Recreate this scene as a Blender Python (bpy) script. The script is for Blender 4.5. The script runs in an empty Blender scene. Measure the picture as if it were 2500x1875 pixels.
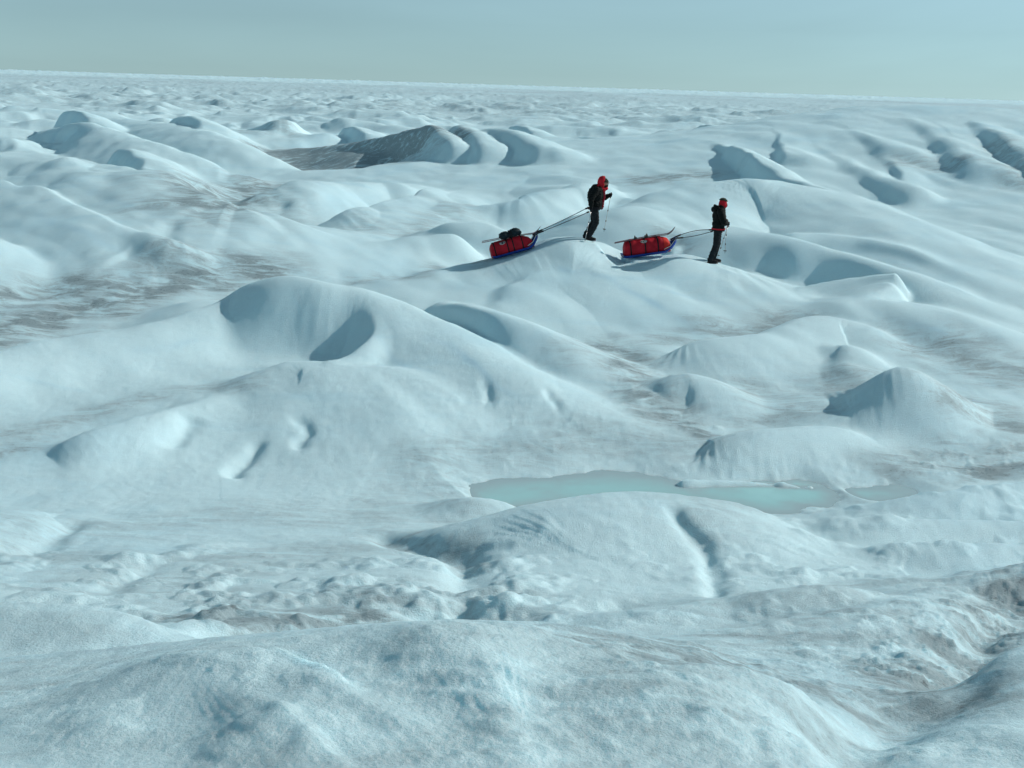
import bpy, bmesh, math, random
import numpy as np
from mathutils import Vector, Matrix

# ------------------------------------------------------------------ camera
scene = bpy.context.scene
R = math.radians
EYE = 6.0                                   # camera height above the meltwater
FPX = 2680.0                                # focal length in photo pixels (2500 wide)
PITCH, ROLL = R(15.22), R(1.75)
_f0 = np.array([0, math.cos(PITCH), -math.sin(PITCH)])
_u0 = np.array([0, math.sin(PITCH), math.cos(PITCH)])
_r0 = np.array([1.0, 0, 0])
CR = _r0*math.cos(ROLL) + _u0*math.sin(ROLL)
CU = -_r0*math.sin(ROLL) + _u0*math.cos(ROLL)
CF = _f0
cam_d = bpy.data.cameras.new('camera')
cam = bpy.data.objects.new('camera', cam_d)
scene.collection.objects.link(cam)
cam_d.sensor_width = 36.0
cam_d.lens = 36.0*FPX/2500.0
cam_d.clip_start, cam_d.clip_end = 0.1, 30000.0
cam.matrix_world = Matrix(((CR[0], CU[0], -CF[0], 0), (CR[1], CU[1], -CF[1], 0), (CR[2], CU[2], -CF[2], EYE), (0, 0, 0, 1)))
scene.camera = cam

# ------------------------------------------------------------------ light
SUN_AZ, SUN_EL = R(75), R(31)               # azimuth clockwise from the view direction (+Y): sun stands to the right
world = bpy.data.worlds.new('World'); scene.world = world; world.use_nodes = True
nt = world.node_tree; nt.nodes.clear()
wo = nt.nodes.new('ShaderNodeOutputWorld'); bg = nt.nodes.new('ShaderNodeBackground')
sky = nt.nodes.new('ShaderNodeTexSky'); sky.sky_type = 'NISHITA'; sky.sun_disc = False
sky.sun_elevation = SUN_EL; sky.sun_rotation = SUN_AZ
sky.altitude = 800; sky.air_density = 1.0; sky.dust_density = 0.2; sky.ozone_density = 3.0
hs = nt.nodes.new('ShaderNodeHueSaturation'); hs.inputs['Saturation'].default_value = 0.26
tint = nt.nodes.new('ShaderNodeMix'); tint.data_type = 'RGBA'; tint.blend_type = 'MULTIPLY'
tint.inputs['Factor'].default_value = 1.0
tint.inputs['B'].default_value = (0.575, 0.86, 0.945, 1)
bg.inputs['Strength'].default_value = 0.094
nt.links.new(sky.outputs['Color'], hs.inputs['Color'])
nt.links.new(hs.outputs['Color'], tint.inputs['A'])
wtc = nt.nodes.new('ShaderNodeTexCoord'); wmp = nt.nodes.new('ShaderNodeMapping'); wmp.inputs['Scale'].default_value = (1.2, 1.2, 7.0)
wns = nt.nodes.new('ShaderNodeTexNoise'); wns.inputs['Scale'].default_value = 1.3; wns.inputs['Detail'].default_value = 5.0; wns.inputs['Distortion'].default_value = .6
wmr = nt.nodes.new('ShaderNodeMapRange'); wmr.inputs['From Min'].default_value = .25; wmr.inputs['From Max'].default_value = .75
wmr.inputs['To Min'].default_value = .90; wmr.inputs['To Max'].default_value = 1.10
veil = nt.nodes.new('ShaderNodeVectorMath'); veil.operation = 'SCALE'      # thin high cloud, all round the sky
nt.links.new(wtc.outputs['Generated'], wmp.inputs['Vector']); nt.links.new(wmp.outputs[0], wns.inputs['Vector'])
nt.links.new(wns.outputs['Fac'], wmr.inputs['Value']); nt.links.new(tint.outputs['Result'], veil.inputs[0]); nt.links.new(wmr.outputs['Result'], veil.inputs['Scale'])
nt.links.new(veil.outputs[0], bg.inputs['Color'])
nt.links.new(bg.outputs[0], wo.inputs['Surface'])
sun_d = bpy.data.lights.new('sun', 'SUN'); sun = bpy.data.objects.new('sun', sun_d)
scene.collection.objects.link(sun)
sun_d.energy = 3.7; sun_d.angle = R(0.53); sun_d.color = (1.0, 0.96, 0.89)
to_sun = Vector((math.sin(SUN_AZ)*math.cos(SUN_EL), math.cos(SUN_AZ)*math.cos(SUN_EL), math.sin(SUN_EL)))
sun.rotation_euler = (-to_sun).to_track_quat('-Z', 'Y').to_euler()
sun.location = (40, 20, 40)
scene.view_settings.view_transform = 'Standard'; scene.view_settings.look = 'None'
scene.view_settings.exposure = 0.0; scene.view_settings.gamma = 1.0
scene.view_settings.use_curve_mapping = False
try:
    scene.cycles.use_denoising = True
    scene.cycles.max_bounces = 8; scene.cycles.diffuse_bounces = 4
except Exception: pass

# ------------------------------------------------------------------ helpers: pixels, noise
def ray(px, py):
    """direction of a photo pixel, scaled so that its forward (y) part is 1"""
    px = np.asarray(px, float); py = np.asarray(py, float)
    d = FPX*CF + (px-1250.0)[..., None]*CR - (py-937.5)[..., None]*CU
    return d/d[..., 1:2]
def at(px, py, y):
    """the point on a pixel's ray at forward distance y"""
    d = ray(px, py); p = d*np.asarray(y, float)[..., None]
    p[..., 2] += EYE
    return p
_rs = np.random.RandomState(7)
_perm = np.concatenate([_rs.permutation(512)]*3)
_ang = _rs.rand(512)*2*np.pi
_gx, _gy = np.cos(_ang), np.sin(_ang)
def pn(x, y, s=0):
    x = np.asarray(x, float)+s*17.37; y = np.asarray(y, float)+s*9.11
    xi = np.floor(x).astype(np.int64); yi = np.floor(y).astype(np.int64)
    xf, yf = x-xi, y-yi; xi &= 511; yi &= 511
    u = xf*xf*xf*(xf*(xf*6-15)+10); v = yf*yf*yf*(yf*(yf*6-15)+10)
    def g(ix, iy, fx, fy):
        h = _perm[_perm[ix & 511]+(iy & 511)]
        return _gx[h]*fx+_gy[h]*fy
    a = g(xi, yi, xf, yf); b = g(xi+1, yi, xf-1, yf); c = g(xi, yi+1, xf, yf-1); d = g(xi+1, yi+1, xf-1, yf-1)
    return 1.5*((a*(1-u)+b*u)*(1-v)+(c*(1-u)+d*u)*v)
def fbm(x, y, o=4, s=0, gain=.5):
    t = 0; a = 1; n = 0
    for i in range(o):
        t = t+a*pn(x*2**i, y*2**i, s+i*3); n += a; a *= gain
    return t/n
def sst(t): t = np.clip(t, 0, 1); return t*t*(3-2*t)
def smax(a, b, k):
    h = np.clip(.5+.5*(a-b)/k, 0, 1)
    return b+(a-b)*h+k*h*(1-h)

# ------------------------------------------------------------------ the ice surface as a height function (metres)
_fy = np.array([-400, -60, 0, 1.5, 3, 5, 7, 9, 11, 13, 15, 16.5, 18, 20, 22, 26, 30, 40, 60, 100, 300, 1000, 1400, 2600, 4000, 12000.])
_fz = np.array([-1.9, -1.6, -1.65, -1.75, -2.25, -3.15, -3.9, -4.45, -5.05, -5.6, -5.9, -5.95, -5.9, -5.85, -5.8, -5.6, -5.4, -5.5, -5.8, -6.0, -6.4, -7.6, -7.5, -4.0, -2.5, -3.])
_gy_ = np.linspace(-60, 110, 6801); _gz_ = np.interp(_gy_, _fy, _fz)
_k = np.hanning(61); _k /= _k.sum()
_gz_ = np.convolve(np.pad(_gz_, 30, 'edge'), _k, 'valid')
def floor_z(x, y):
    return EYE+np.where(y < 100, np.interp(y, _gy_, _gz_), np.interp(y, _fy, _fz))

def polydist(x, y, P):
    """nearest distance to a polyline, signed side (left +) and the fractional vertex index"""
    best = np.full(x.shape, 1e18); side = np.zeros(x.shape); par = np.zeros(x.shape)
    for i in range(len(P)-1):
        a, b = P[i], P[i+1]; d = b-a; L = d@d+1e-12
        rx, ry = x-a[0], y-a[1]
        t = np.clip((rx*d[0]+ry*d[1])/L, 0, 1)
        ex, ey = rx-t*d[0], ry-t*d[1]
        q = ex*ex+ey*ey
        m = q < best
        best = np.where(m, q, best); par = np.where(m, i+t, par)
        side = np.where(m, (d[0]*ry-d[1]*rx)/math.sqrt(L), side)
    return np.sqrt(best), side, par
def prof(t, kind):
    t = np.clip(t, 0, 1)
    if kind == 's': return 1-sst(t)
    if kind == 'v': return (1-t)**1.8
    return 1-t
# every crest: points (photo x, photo y, height above the hollow floor in metres; a negative number is the forward distance
# instead), then the width of the near/left flank, the width of the far/right flank, and both flank profiles
RIDGES = [
 # --- left slopes beyond the stream
 ([(-200,378,1.9),(0,366,2.1),(113,372,2.1),(226,391,2.1),(350,422,2.0),(452,456,1.9),(508,479,1.8),(565,507,1.5),(678,547,.9),(774,564,.3)], 10, 3, 's','s'),
 ([(-150,400,1.9),(0,440,1.75),(113,473,1.55),(254,530,1.35),(320,575,1.1),(367,615,.8),(418,660,.15)], 5.2, 1.8, 's','s'),
 ([(290,562,1.0),(367,570,1.3),(452,592,1.1),(520,625,.65),(565,648,.1)], 2.0, 1.2, 's','s'),
 ([(-200,520,1.4),(-80,580,1.15),(0,620,.9),(113,694,.35),(160,730,.05)], 5, 3, 's','s'),
 ([(120,318,1.2,3),(165,308,1.7,2.5),(196,293,2.7,2.2),(240,305,2.4,4),(285,322,2.1,6.5),(380,353,1.8,6.5),(475,388,1.5,6),(585,432,.7),(625,446,.1)], 5, 4.5, 's','s'),
 ([(250,290,1.2),(348,293,2.0),(427,301,2.2),(531,328,2.0),(601,357,1.7),(700,375,1.3),(830,408,.3)], 7, 5, 's','s'),
 ([(300,366,-63),(320,362,-60),(346,380,-56),(356,410,-52)], 1.7, 5, 's','s'),
 ([(90,352,.6),(130,345,1.1),(200,362,1.0),(232,372,.8)], 1.5, 3, 's','s'),
 ([(160,273,-104),(179,267,-100),(204,273,-97),(220,288,-93)], 2.0, 7, 's','s'),
 ([(436,286,-96),(455,280,-92),(480,287,-89),(496,302,-85)], 2.4, 7, 's','s'),
 ([(378,292,.6),(395,283,1.6),(412,290,.8)], 3, 6, 's','s'),
 ([(555,328,.7),(620,317,1.3),(660,298,2.3),(701,286,2.9),(716,300,2.2),(722,322,.8)], 3.2, 6, 's','s'),
 ([(846,312,-99),(861,306,-95),(882,313,-92),(895,328,-88)], 2.0, 7, 's','s'),
 # --- the dirty trench and its three peaks
 ([(640,372,-88),(690,366,-86),(760,360,-83),(848,352,-80),(961,335,-76),(1017,306,-73),(1045,288,-71),(1085,324,-68),(1112,350,-65)], 2.6, 5, 's','s'),
 ([(790,414,-72),(836,406,-71.5),(961,387,-69.5),(1040,366,-67.5),(1075,357,-66)], 2, 2, 's','s'),
 ([(1112,310,-77),(1130,295,-73),(1166,326,-68),(1192,352,-64)], 3.2, 6, 's','s'),
 ([(1172,320,-75),(1190,307,-71.5),(1243,315,-68),(1290,332,-65),(1338,357,-61)], 3.4, 8, 's','s'),
 # --- centre, behind the travellers
 ([(600,502,.4),(661,479,1.1),(720,460,1.2),(791,448,1.3),(900,440,1.3),(980,450,1.0)], 5, 5, 's','s'),
 ([(640,505,.5),(655,488,.9),(680,480,.9),(695,495,.6)], .8, 1.5, 's','s'),
 ([(774,563,.2),(830,535,.6),(881,513,.9),(944,490,1.1),(1000,478,1.1),(1060,470,1.0),(1130,465,.8)], 6.5, 1.2, 's','s'),
 ([(820,420,.7),(960,405,1.3),(1080,392,1.5),(1200,380,1.6),(1320,372,1.6),(1420,372,1.3)], 5, 5, 's','s'),
 ([(1051,569,.6),(1119,536,1.1),(1187,547,1.1),(1250,572,.8)], 2.4, 3, 's','s'),
 ([(1130,512,.6),(1210,500,.9),(1279,483,1.3),(1333,466,1.5),(1406,456,1.6),(1485,455,1.5),(1560,475,1.1),(1600,500,.6)], 3.2, 5, 's','s'),
 ([(1290,428,1.2),(1420,405,1.6),(1500,418,1.4),(1560,442,.9),(1620,458,.6)], 4, 5, 's','s'),
 ([(1440,532,.9),(1490,514,1.2),(1560,510,1.25),(1605,528,1.1),(1625,565,.8)], 2.4, 1.6, 's','s'),
 ([(1555,442,-58),(1620,434,-58),(1691,410,-58),(1740,424,-57),(1800,442,-54)], 3.2, 4, 's','s'),
 ([(1576,337,-82),(1597,331,-78),(1624,339,-75),(1642,358,-71)], 2.0, 7, 's','s'),
 ([(1250,309,-102),(1268,303,-98),(1290,309,-95),(1305,322,-91)], 2.0, 7, 's','s'),
 ([(1400,336,-86),(1428,330,-82),(1464,336,-79),(1488,350,-75)], 2.0, 7, 's','s'),
 ([(1710,308,-96),(1725,302,-92),(1746,308,-89),(1759,322,-85)], 2.0, 7, 's','s'),
 ([(1440,395,1.0),(1530,380,1.6),(1600,368,2.0),(1668,345,2.4),(1740,352,2.4)], 4, 5, 's','s'),
 # --- the ridge behind the right traveller
 ([(1560,512,-36),(1589,504,-37),(1640,486,-38.5),(1691,463,-40),(1758,440,-41),(1860,431,-41),(1985,456,-40),(2097,485,-38),(2210,535,-35.5),(2300,575,-34),(2380,609,-33),(2500,665,-31),(2650,740,-29)], 8, 6, 's','s'),
 ([(1950,572,-34,2.5),(2021,574,-34,2.2),(2148,597,-33,1.5),(2195,600,-32.5,1.4),(2259,616,-32,1.5),(2370,667,-30.5,1.8),(2449,700,-29.5),(2560,750,-28)], 2.2, 3, 's','s'),
 ([(1790,556,-33,5.5),(1879,575,-32,4.8),(1940,584,-31.2,2.4),(1975,591,-31,1.4),(2053,610,-30.5,1.2),(2132,635,-30,1.1),(2195,657,-29.5,1.1),(2275,686,-29,2.2),(2340,712,-28.5,3),(2430,765,-27,3),(2520,810,-26,3)], 2, 2.5, 's','s'),
 ([(1955,702,-28.8),(2000,690,-28.9),(2069,680,-29),(2131,667,-29),(2180,664,-28.8)], 1.2, .6, 's','s'),
 ([(1985,766,-26.5),(2030,750,-26.8),(2086,737,-27),(2130,712,-27.6),(2170,690,-28)], 1.0, 2.5, 's','s'),
 ([(2086,737,-26.8),(2200,728,-26.8),(2320,760,-26),(2430,810,-25),(2520,860,-24)], 2.6, 3, 's','s'),
 # --- the right hill
 ([(1800,332,-84),(1850,308,-82),(1895,290,-80),(1960,280,-78),(2060,262,-75),(2150,256,-73),(2280,258,-71),(2400,262,-70),(2600,272,-68)], 40, 22, 'l','s'),
 ([(1868,299,-74),(1900,315,-67),(1914,348,-60),(1922,374,-55)], 2.0, 9, 's','s'),
 ([(1755,355,-62,2.5),(1785,358,-58,1.7),(1815,363,-54,1.5),(1850,383,-51,1.3),(1868,405,-49,1.3),(1900,420,-47.5,2),(1928,432,-46),(1985,456,-43)], 2.0, 5, 's','s'),
 ([(2000,345,-66,4),(2037,348,-64,4),(2090,363,-60,3.5),(2150,383,-55.5,2.4),(2182,393,-53,1.8),(2208,418,-50,1.5),(2216,446,-47.5,1.6)], 2.0, 6, 's','s'),
 ([(2200,275,-71),(2268,288,-67),(2331,332,-60),(2370,360,-56)], 2.2, 7, 's','s'),
 ([(2090,370,-60),(2180,391,-55),(2275,428,-50),(2338,459,-47),(2420,475,-46),(2520,492,-45)], 3, 1.8, 's','s'),
 ([(1930,330,-66),(2000,364,-59),(2080,398,-53),(2150,430,-48.5),(2230,462,-45)], 3.2, 4, 's','s'),
 ([(1985,294,-71),(2060,306,-66),(2130,332,-60),(2190,362,-55)], 4, 8, 's','s'),
 ([(2215,292,-67),(2290,322,-60),(2350,362,-54),(2400,405,-49)], 4, 8, 's','s'),
 ([(2380,296,-64),(2440,325,-58),(2500,362,-52),(2560,400,-48)], 3.5, 8, 's','s'),
 # --- the mound the travellers stand on
 ([(1090,660,.5),(1200,634,-30.2),(1255,618,-30.3),(1310,598,-30.4),(1350,576,-30.6),(1400,576,-30.7),(1437,584,-30.6),(1500,610,-30.4),(1545,634,-30.1),(1600,628,-30.1),(1660,618,-30.2),(1700,627,-30.0),(1745,644,-29.7),(1800,657,-29.4),(1900,690,.3)], 5.5, 2.2, 's','s'),
 ([(1548,664,-29.0),(1575,648,-29.1),(1610,632,-29.3),(1650,624,-29.4),(1700,632,-29.4),(1745,645,-29.4)], 3, .5, 's','s'),
 ([(1250,692,-27.6),(1306,663,-28.6),(1400,664,-28.6),(1500,672,-28.5),(1620,700,-28)], 4.5, 1.2, 's','s'),
 ([(590,676,.1),(667,654,.3),(760,632,.4),(848,609,.55),(930,592,.7),(1017,581,.8),(1100,575,.9)], 2, 1.2, 's','s'),
 ([(881,690,.3),(1017,680,.4),(1074,660,.5),(1187,650,.6)], 3, .6, 's','s'),
 # --- the big arched drift with its bowl, and the lobes around it
 ([(520,745,.5,2.2),(565,722,.8,2.8),(600,688,1.1,3.0),(667,669,1.4,2.8),(730,675,1.5,2.0),(791,693,1.4,1.3),(850,702,1.3,1.2),(904,713,1.2,2.2),(1017,752,1.05,4.2),(1130,826,.8,4.0),(1243,908,.65,3.2),(1330,955,.5,2.5),(1412,994,.35,1.8),(1540,1030,.2,1.2),(1638,1051,.1,1)], 1.5, 2.4, 's','s'),
 ([(890,745,1.0,.9),(926,772,.95,.9),(930,800,.85,.8),(900,838,.75,.7),(850,872,.65,.7),(802,886,.6,.6)], .9, 1.6, 's','s'),
 ([(540,968,.2),(627,928,.42),(690,890,.56),(740,882,.6),(800,886,.6),(900,920,.56),(1000,1010,.42),(1060,1125,.22),(1078,1182,.05)], 3.4, 1.6, 's','s'),
 ([(760,935,.5),(850,905,.58),(950,890,.62),(1050,935,.52),(1150,1000,.36),(1240,1040,.2)], 3.2, 2.0, 's','s'),
 ([(120,1120,.1),(170,1067,.4),(230,1047,.45),(300,1037,.44),(400,1003,.42),(500,985,.32),(600,955,.15)], 1.8, .9, 's','s'),
 ([(-150,900,.5),(0,864,.5),(113,822,.55),(282,808,.6),(400,782,.65),(491,754,.7),(565,726,.85)], 2.4, 1.2, 's','s'),
 ([(1085,738,.6,1.2),(1130,735,.95,.9),(1190,752,1.05,.8),(1250,772,.95,1.2),(1300,791,.85,2.2),(1391,850,.65,2.4),(1470,900,.45,2),(1526,945,.2)], 1.3, 2.2, 's','s'),
 # --- lobes between the mound and the pond
 ([(1632,862,.2,1),(1660,842,.45,1.2),(1702,832,.55),(1773,822,.6),(1843,818,.6),(1920,795,.6),(1985,768,.6),(2050,775,.55),(2110,800,.45)], 2.8, 1.3, 's','s'),
 ([(2040,845,.45),(2072,834,.55),(2084,858,.5),(2074,885,.35)], 1.0, 1.5, 's','s'),
 ([(1598,965,.2,1.1),(1615,939,.4,1.1),(1668,900,.58,1.3),(1720,920,.5),(1790,975,.35),(1821,1035,.1)], 1.5, 1.5, 's','s'),
 ([(1700,1108,.1),(1736,1082,.35),(1800,1060,.45),(1872,1047,.5),(1980,1041,.45),(2069,1047,.35),(2130,1078,.1)], 1.3, 1.2, 's','s'),
 ([(2030,988,.2),(2080,952,.5),(2140,911,.9),(2199,888,1.12),(2250,905,1.0),(2323,950,.65),(2380,990,.35),(2425,1029,.1)], 2.0, 1.6, 's','s'),
 # --- near mounds
 ([(1050,1355,.08),(1130,1300,.3),(1200,1261,.46),(1266,1232,.6),(1412,1207,.72),(1582,1201,.74),(1695,1218,.66),(1808,1235,.52),(1921,1274,.3),(1989,1311,.1)], 3.3, 1.6, 's','s'),
 ([(1040,1225,.05),(1085,1212,.3),(1150,1212,.35),(1210,1222,.25)], .9, .5, 's','s'),
 ([(1397,1510,.06),(1543,1489,.18),(1708,1468,.2),(1784,1487,.08)], .8, .4, 's','s'),
 ([(1784,1461,.15),(1878,1442,.28),(1942,1430,.3),(2081,1430,.3),(2176,1455,.15)], .8, .5, 's','s'),
 ([(2000,1500,.1),(1900,1520,.2),(1800,1545,.1)][::-1], .5, .3, 's','s'),
 ([(2060,1240,.2),(2200,1216,.42),(2350,1196,.5),(2550,1180,.5)], 1.2, .6, 's','s'),
 ([(1850,1292,.12),(2000,1272,.34),(2150,1264,.42),(2300,1264,.42),(2550,1272,.4)], 1.0, .7, 's','s'),
 ([(2000,1345,.12),(2150,1330,.32),(2300,1320,.4),(2550,1318,.4)], .9, .6, 's','s'),
 ([(-150,1275,.35),(0,1240,.32),(80,1240,.26),(135,1268,.12)], 1.4, .8, 's','s'),
 ([(-100,1465,.3),(0,1469,.35),(140,1470,.35),(283,1482,.35),(400,1510,.3),(463,1528,.15)], 1.5, .7, 's','s'),
 ([(-50,1618,.15),(200,1592,.25),(400,1573,.3),(509,1562,.35),(678,1548,.45),(904,1520,.55),(1130,1513,.6),(1300,1517,.55),(1413,1528,.45),(1500,1550,.3),(1560,1577,.15)], 2.4, .8, 's','s'),
 ([(2235,1735,.1),(2300,1680,.2),(2373,1627,.3),(2440,1595,.35),(2500,1574,.38),(2700,1535,.4)], 1.1, .6, 's','s'),
 ([(2200,1785,.06),(2260,1762,.12),(2360,1766,.15),(2520,1800,.15)], 0.5, .35, 's','s'),
 ([(1763,1592,.06),(1900,1547,.14),(2050,1502,.2),(2160,1472,.24),(2260,1457,.24),(2330,1442,.18)], 1.1, .8, 's','s'),
 ([(2300,1422,.15),(2400,1396,.28),(2500,1381,.35),(2700,1370,.4)], 0.7, 1.1, 's','s'),
 ([(1640,1640,.05),(1750,1622,.15),(1880,1612,.2),(2000,1620,.2),(2080,1650,.08)], .6, .35, 's','s'),
]
def solve_on(px, py, H):
    """distance where a pixel's ray meets the hollow floor raised by H"""
    if H <= -2: y = -H
    else:
        ys = np.geomspace(2, 400, 6000); d = ray(px, py)
        z = EYE+d[2]*ys; f = floor_z(d[0]*ys, ys)+H
        c = (z[1:] < f[1:]) & (z[:-1] >= f[:-1])
        if not c.any(): print('no ground for', px, py, H)
        y = ys[1:][np.argmax(c)] if c.any() else ys[np.argmin(np.where(ys > 30, z-f, 1e9))]
    p = ray(px, py)*y
    p[2] += EYE
    return p
RID = []
for pts, wf, wb, kf, kb in RIDGES:
    P, Hs, WF = [], [], []
    for q in pts:
        p = solve_on(q[0], q[1], q[2]); P.append(p[:2])
        Hs.append(p[2]-float(floor_z(p[0], p[1])) if q[2] <= -2 else q[2])
        WF.append(q[3] if len(q) > 3 else wf)
    P = np.array(P); Hs = np.array(Hs); WF = np.array(WF)
    # round the corners of the polyline
    n = len(P); t = np.arange(n); tt = np.linspace(0, n-1, (n-1)*3+1)
    S = np.stack([np.interp(tt, t, P[:, k]) for k in (0, 1)], 1); hh = np.interp(tt, t, Hs); ww = np.interp(tt, t, WF)
    for _ in range(8):
        S[1:-1] = (S[:-2]+2*S[1:-1]+S[2:])/4; hh[1:-1] = (hh[:-2]+2*hh[1:-1]+hh[2:])/4
    RID.append((S, hh, ww, wb, kf, kb))

def far_bumps(x, y):
    w = sst((y-48)/40)*(1-np.exp(-((x+9)/12)**2-((y-76)/11)**2))
    if not np.any(w > 0): return np.zeros_like(x)
    sc = np.where(y > 300, 1+(np.minimum(y, 3000)-300)/900, 1.0)
    out = np.zeros_like(x)
    m = w > 0
    X, Y = x[m], y[m]; s = 1.0
    q = fbm(X/16+3, Y/24, 3, 5)
    X2 = X-5.0*q+.45*Y; 
    a = fbm(X2/17, Y/17, 3, 11)
    b = fbm((X2+3*a)/6.5, Y/8, 3, 23)
    r = np.maximum(0, a+.12)**1.25*3.5+np.maximum(0, b-.06)*1.2
    c = fbm(X/70, Y/90, 4, 31)
    far = sst((Y-350)/600)
    r = r*(1-.5*far)+far*np.maximum(0, c+.1)*2.6
    out[m] = r*w[m]*(.85+.4*sst((Y-1500)/1500)*3)
    return out

def base_height(x, y):
    x = np.asarray(x, float); y = np.asarray(y, float)
    fl = floor_z(x, y)
    b = np.zeros_like(x)
    # soft undulation of the hollow floors
    amp = .10*sst((y-1)/10)*(1-.0*y)
    und = fbm(x/3.1, y/3.7, 3, 2)*amp
    # rounded humps crowding the ice behind the travellers
    keep = (1-np.exp(-((x-2.5)/6)**2-((y-30)/3.5)**2))*(1-sst((x-6)/5))*(1-sst((y-52)/10))
    und = und+keep*sst((y-31)/8)*(1-sst((y-80)/30))*.6*np.maximum(0, fbm(x/4.2+.3*y/5, y/5.5, 2, 59, .4)-.02)
    # long flutes running down the right-hand slopes
    fl_w = sst((x-5)/6)*sst((y-26)/14)*(1-sst((y-90)/40))
    und = und+fl_w*.20*np.abs(fbm(x/3.4+.09*y, y/22, 2, 53, .4))
    # and across the left-hand ones
    fl_l = sst((-x-4)/5)*sst((y-24)/10)*(1-sst((y-90)/40))
    und = und+fl_l*.14*np.abs(fbm(x/16, y/3.6+.28*x, 2, 57, .4))
    wx = fbm(x/2.3, y/2.3, 2, 41); wy = fbm(x/2.3, y/2.3, 2, 47)
    sc = .03*np.clip(y, 2, 60)/6
    xx, yy = x+wx*sc, y+wy*sc
    for S, hh, ww, wb, kf, kb in RID:
        mw = max(ww.max(), wb)*1.02
        x0, y0 = S.min(0)-mw; x1, y1 = S.max(0)+mw
        m = (xx > x0) & (xx < x1) & (yy > y0) & (yy < y1)
        if not m.any(): continue
        xm, ym = xx[m], yy[m]
        dist, side, par = polydist(xm, ym, S)
        # height and width from all crest points, weighted by nearness, so that flanks carry no creases
        sw = np.zeros_like(xm); H = np.zeros_like(xm); W = np.zeros_like(xm)
        e2 = (.12*mw)**2
        for q in range(len(hh)):
            g = 1.0/((xm-S[q, 0])**2+(ym-S[q, 1])**2+e2); g = g*g*g
            sw += g; H += g*hh[q]; W += g*ww[q]
        H /= sw; W /= sw
        ip = np.arange(len(hh)); near = np.exp(-(dist/(.35*mw))**2)
        H = H*(1-near)+np.interp(par, ip, hh)*near
        lat = sst(.5+.62*side/(dist+.02*mw))
        v = H*(prof(dist/W, kf)*(1-lat)+prof(dist/wb, kb)*lat)
        k = .05+.10*np.clip(yy[m]/30, 0, 2)
        b[m] = np.where(v > 0.002, smax(b[m], v-.0, np.minimum(k, v+.02)), b[m])
    fb = far_bumps(x, y)
    b = smax(b, fb, .25)-.0625*np.where(y > 48, sst((y-48)/20), 0)*0
    return fl+b+und, b
ADD = []
GUL = []          # (polyline, depth, width, noise)
def height(x, y):
    z, b = base_height(x, y)
    for S, dep, wid in GUL:
        mw = wid*3.0
        x0, y0 = S.min(0)-mw; x1, y1 = S.max(0)+mw
        m = (x > x0) & (x < x1) & (y > y0) & (y < y1)
        if not m.any(): continue
        X, Y = x[m], y[m]
        n = .4*wid
        dist, side, par = polydist(X+n*pn(X/wid*.33, Y/wid*.33, 3), Y+n*pn(X/wid*.33, Y/wid*.33, 4), S)
        e = np.clip(np.minimum(par, len(S)-1-par)/.6+.25, 0, 1)
        z[m] -= dep*e*np.exp(-(dist/wid)**2)
    for S, H, wf, wb in ADD:
        mw = max(wf, wb)
        x0, y0 = S.min(0)-mw; x1, y1 = S.max(0)+mw
        m = (x > x0) & (x < x1) & (y > y0) & (y < y1)
        if not m.any(): continue
        dist, side, par = polydist(x[m], y[m], S)
        arc = np.concatenate([[0], np.cumsum(np.hypot(*np.diff(S, axis=0).T))]); al = np.interp(par, np.arange(len(S)), arc)
        e = sst(np.minimum(al, arc[-1]-al)/min(.9*mw, .45*arc[-1])); lat = sst(.5+.6*side/(dist+.02))
        z[m] += H*e*(prof(dist/wf, 's')*(1-lat)+prof(dist/wb, 's')*lat)
    return z, b
def hits(pts, y0=2.6, y1=300.0, n=700):
    """where the rays of photo pixels meet the surface"""
    pts = np.asarray(pts, float); d = ray(pts[:, 0], pts[:, 1])
    ys = np.geomspace(y0, y1, n)[None, :]*np.ones((len(pts), 1))
    z = EYE+d[:, 2:3]*ys; h = height((d[:, 0:1]*ys).ravel(), ys.ravel())[0].reshape(ys.shape)
    e = z-h; c = e < 0; i = np.where(c.any(1), np.argmax(c, 1), n-1); i = np.maximum(i, 1)
    k = np.arange(len(pts)); a = e[k, i-1]; b_ = e[k, i]
    y = ys[k, i-1]+(ys[k, i]-ys[k, i-1])*np.clip(a/(a-b_+1e-12), 0, 1)
    return np.stack([d[:, 0]*y, y, EYE+d[:, 2]*y], 1)
def hit(px, py): return hits([(px, py)])[0]
def lines(specs):
    """many pixel polylines at once -> polylines on the ground"""
    allp = hits([p for sp in specs for p in sp[0]]); out = []; k = 0
    for sp in specs:
        n = len(sp[0]); out.append((allp[k:k+n, :2],)+tuple(sp[1:])); k += n
    return out

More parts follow.
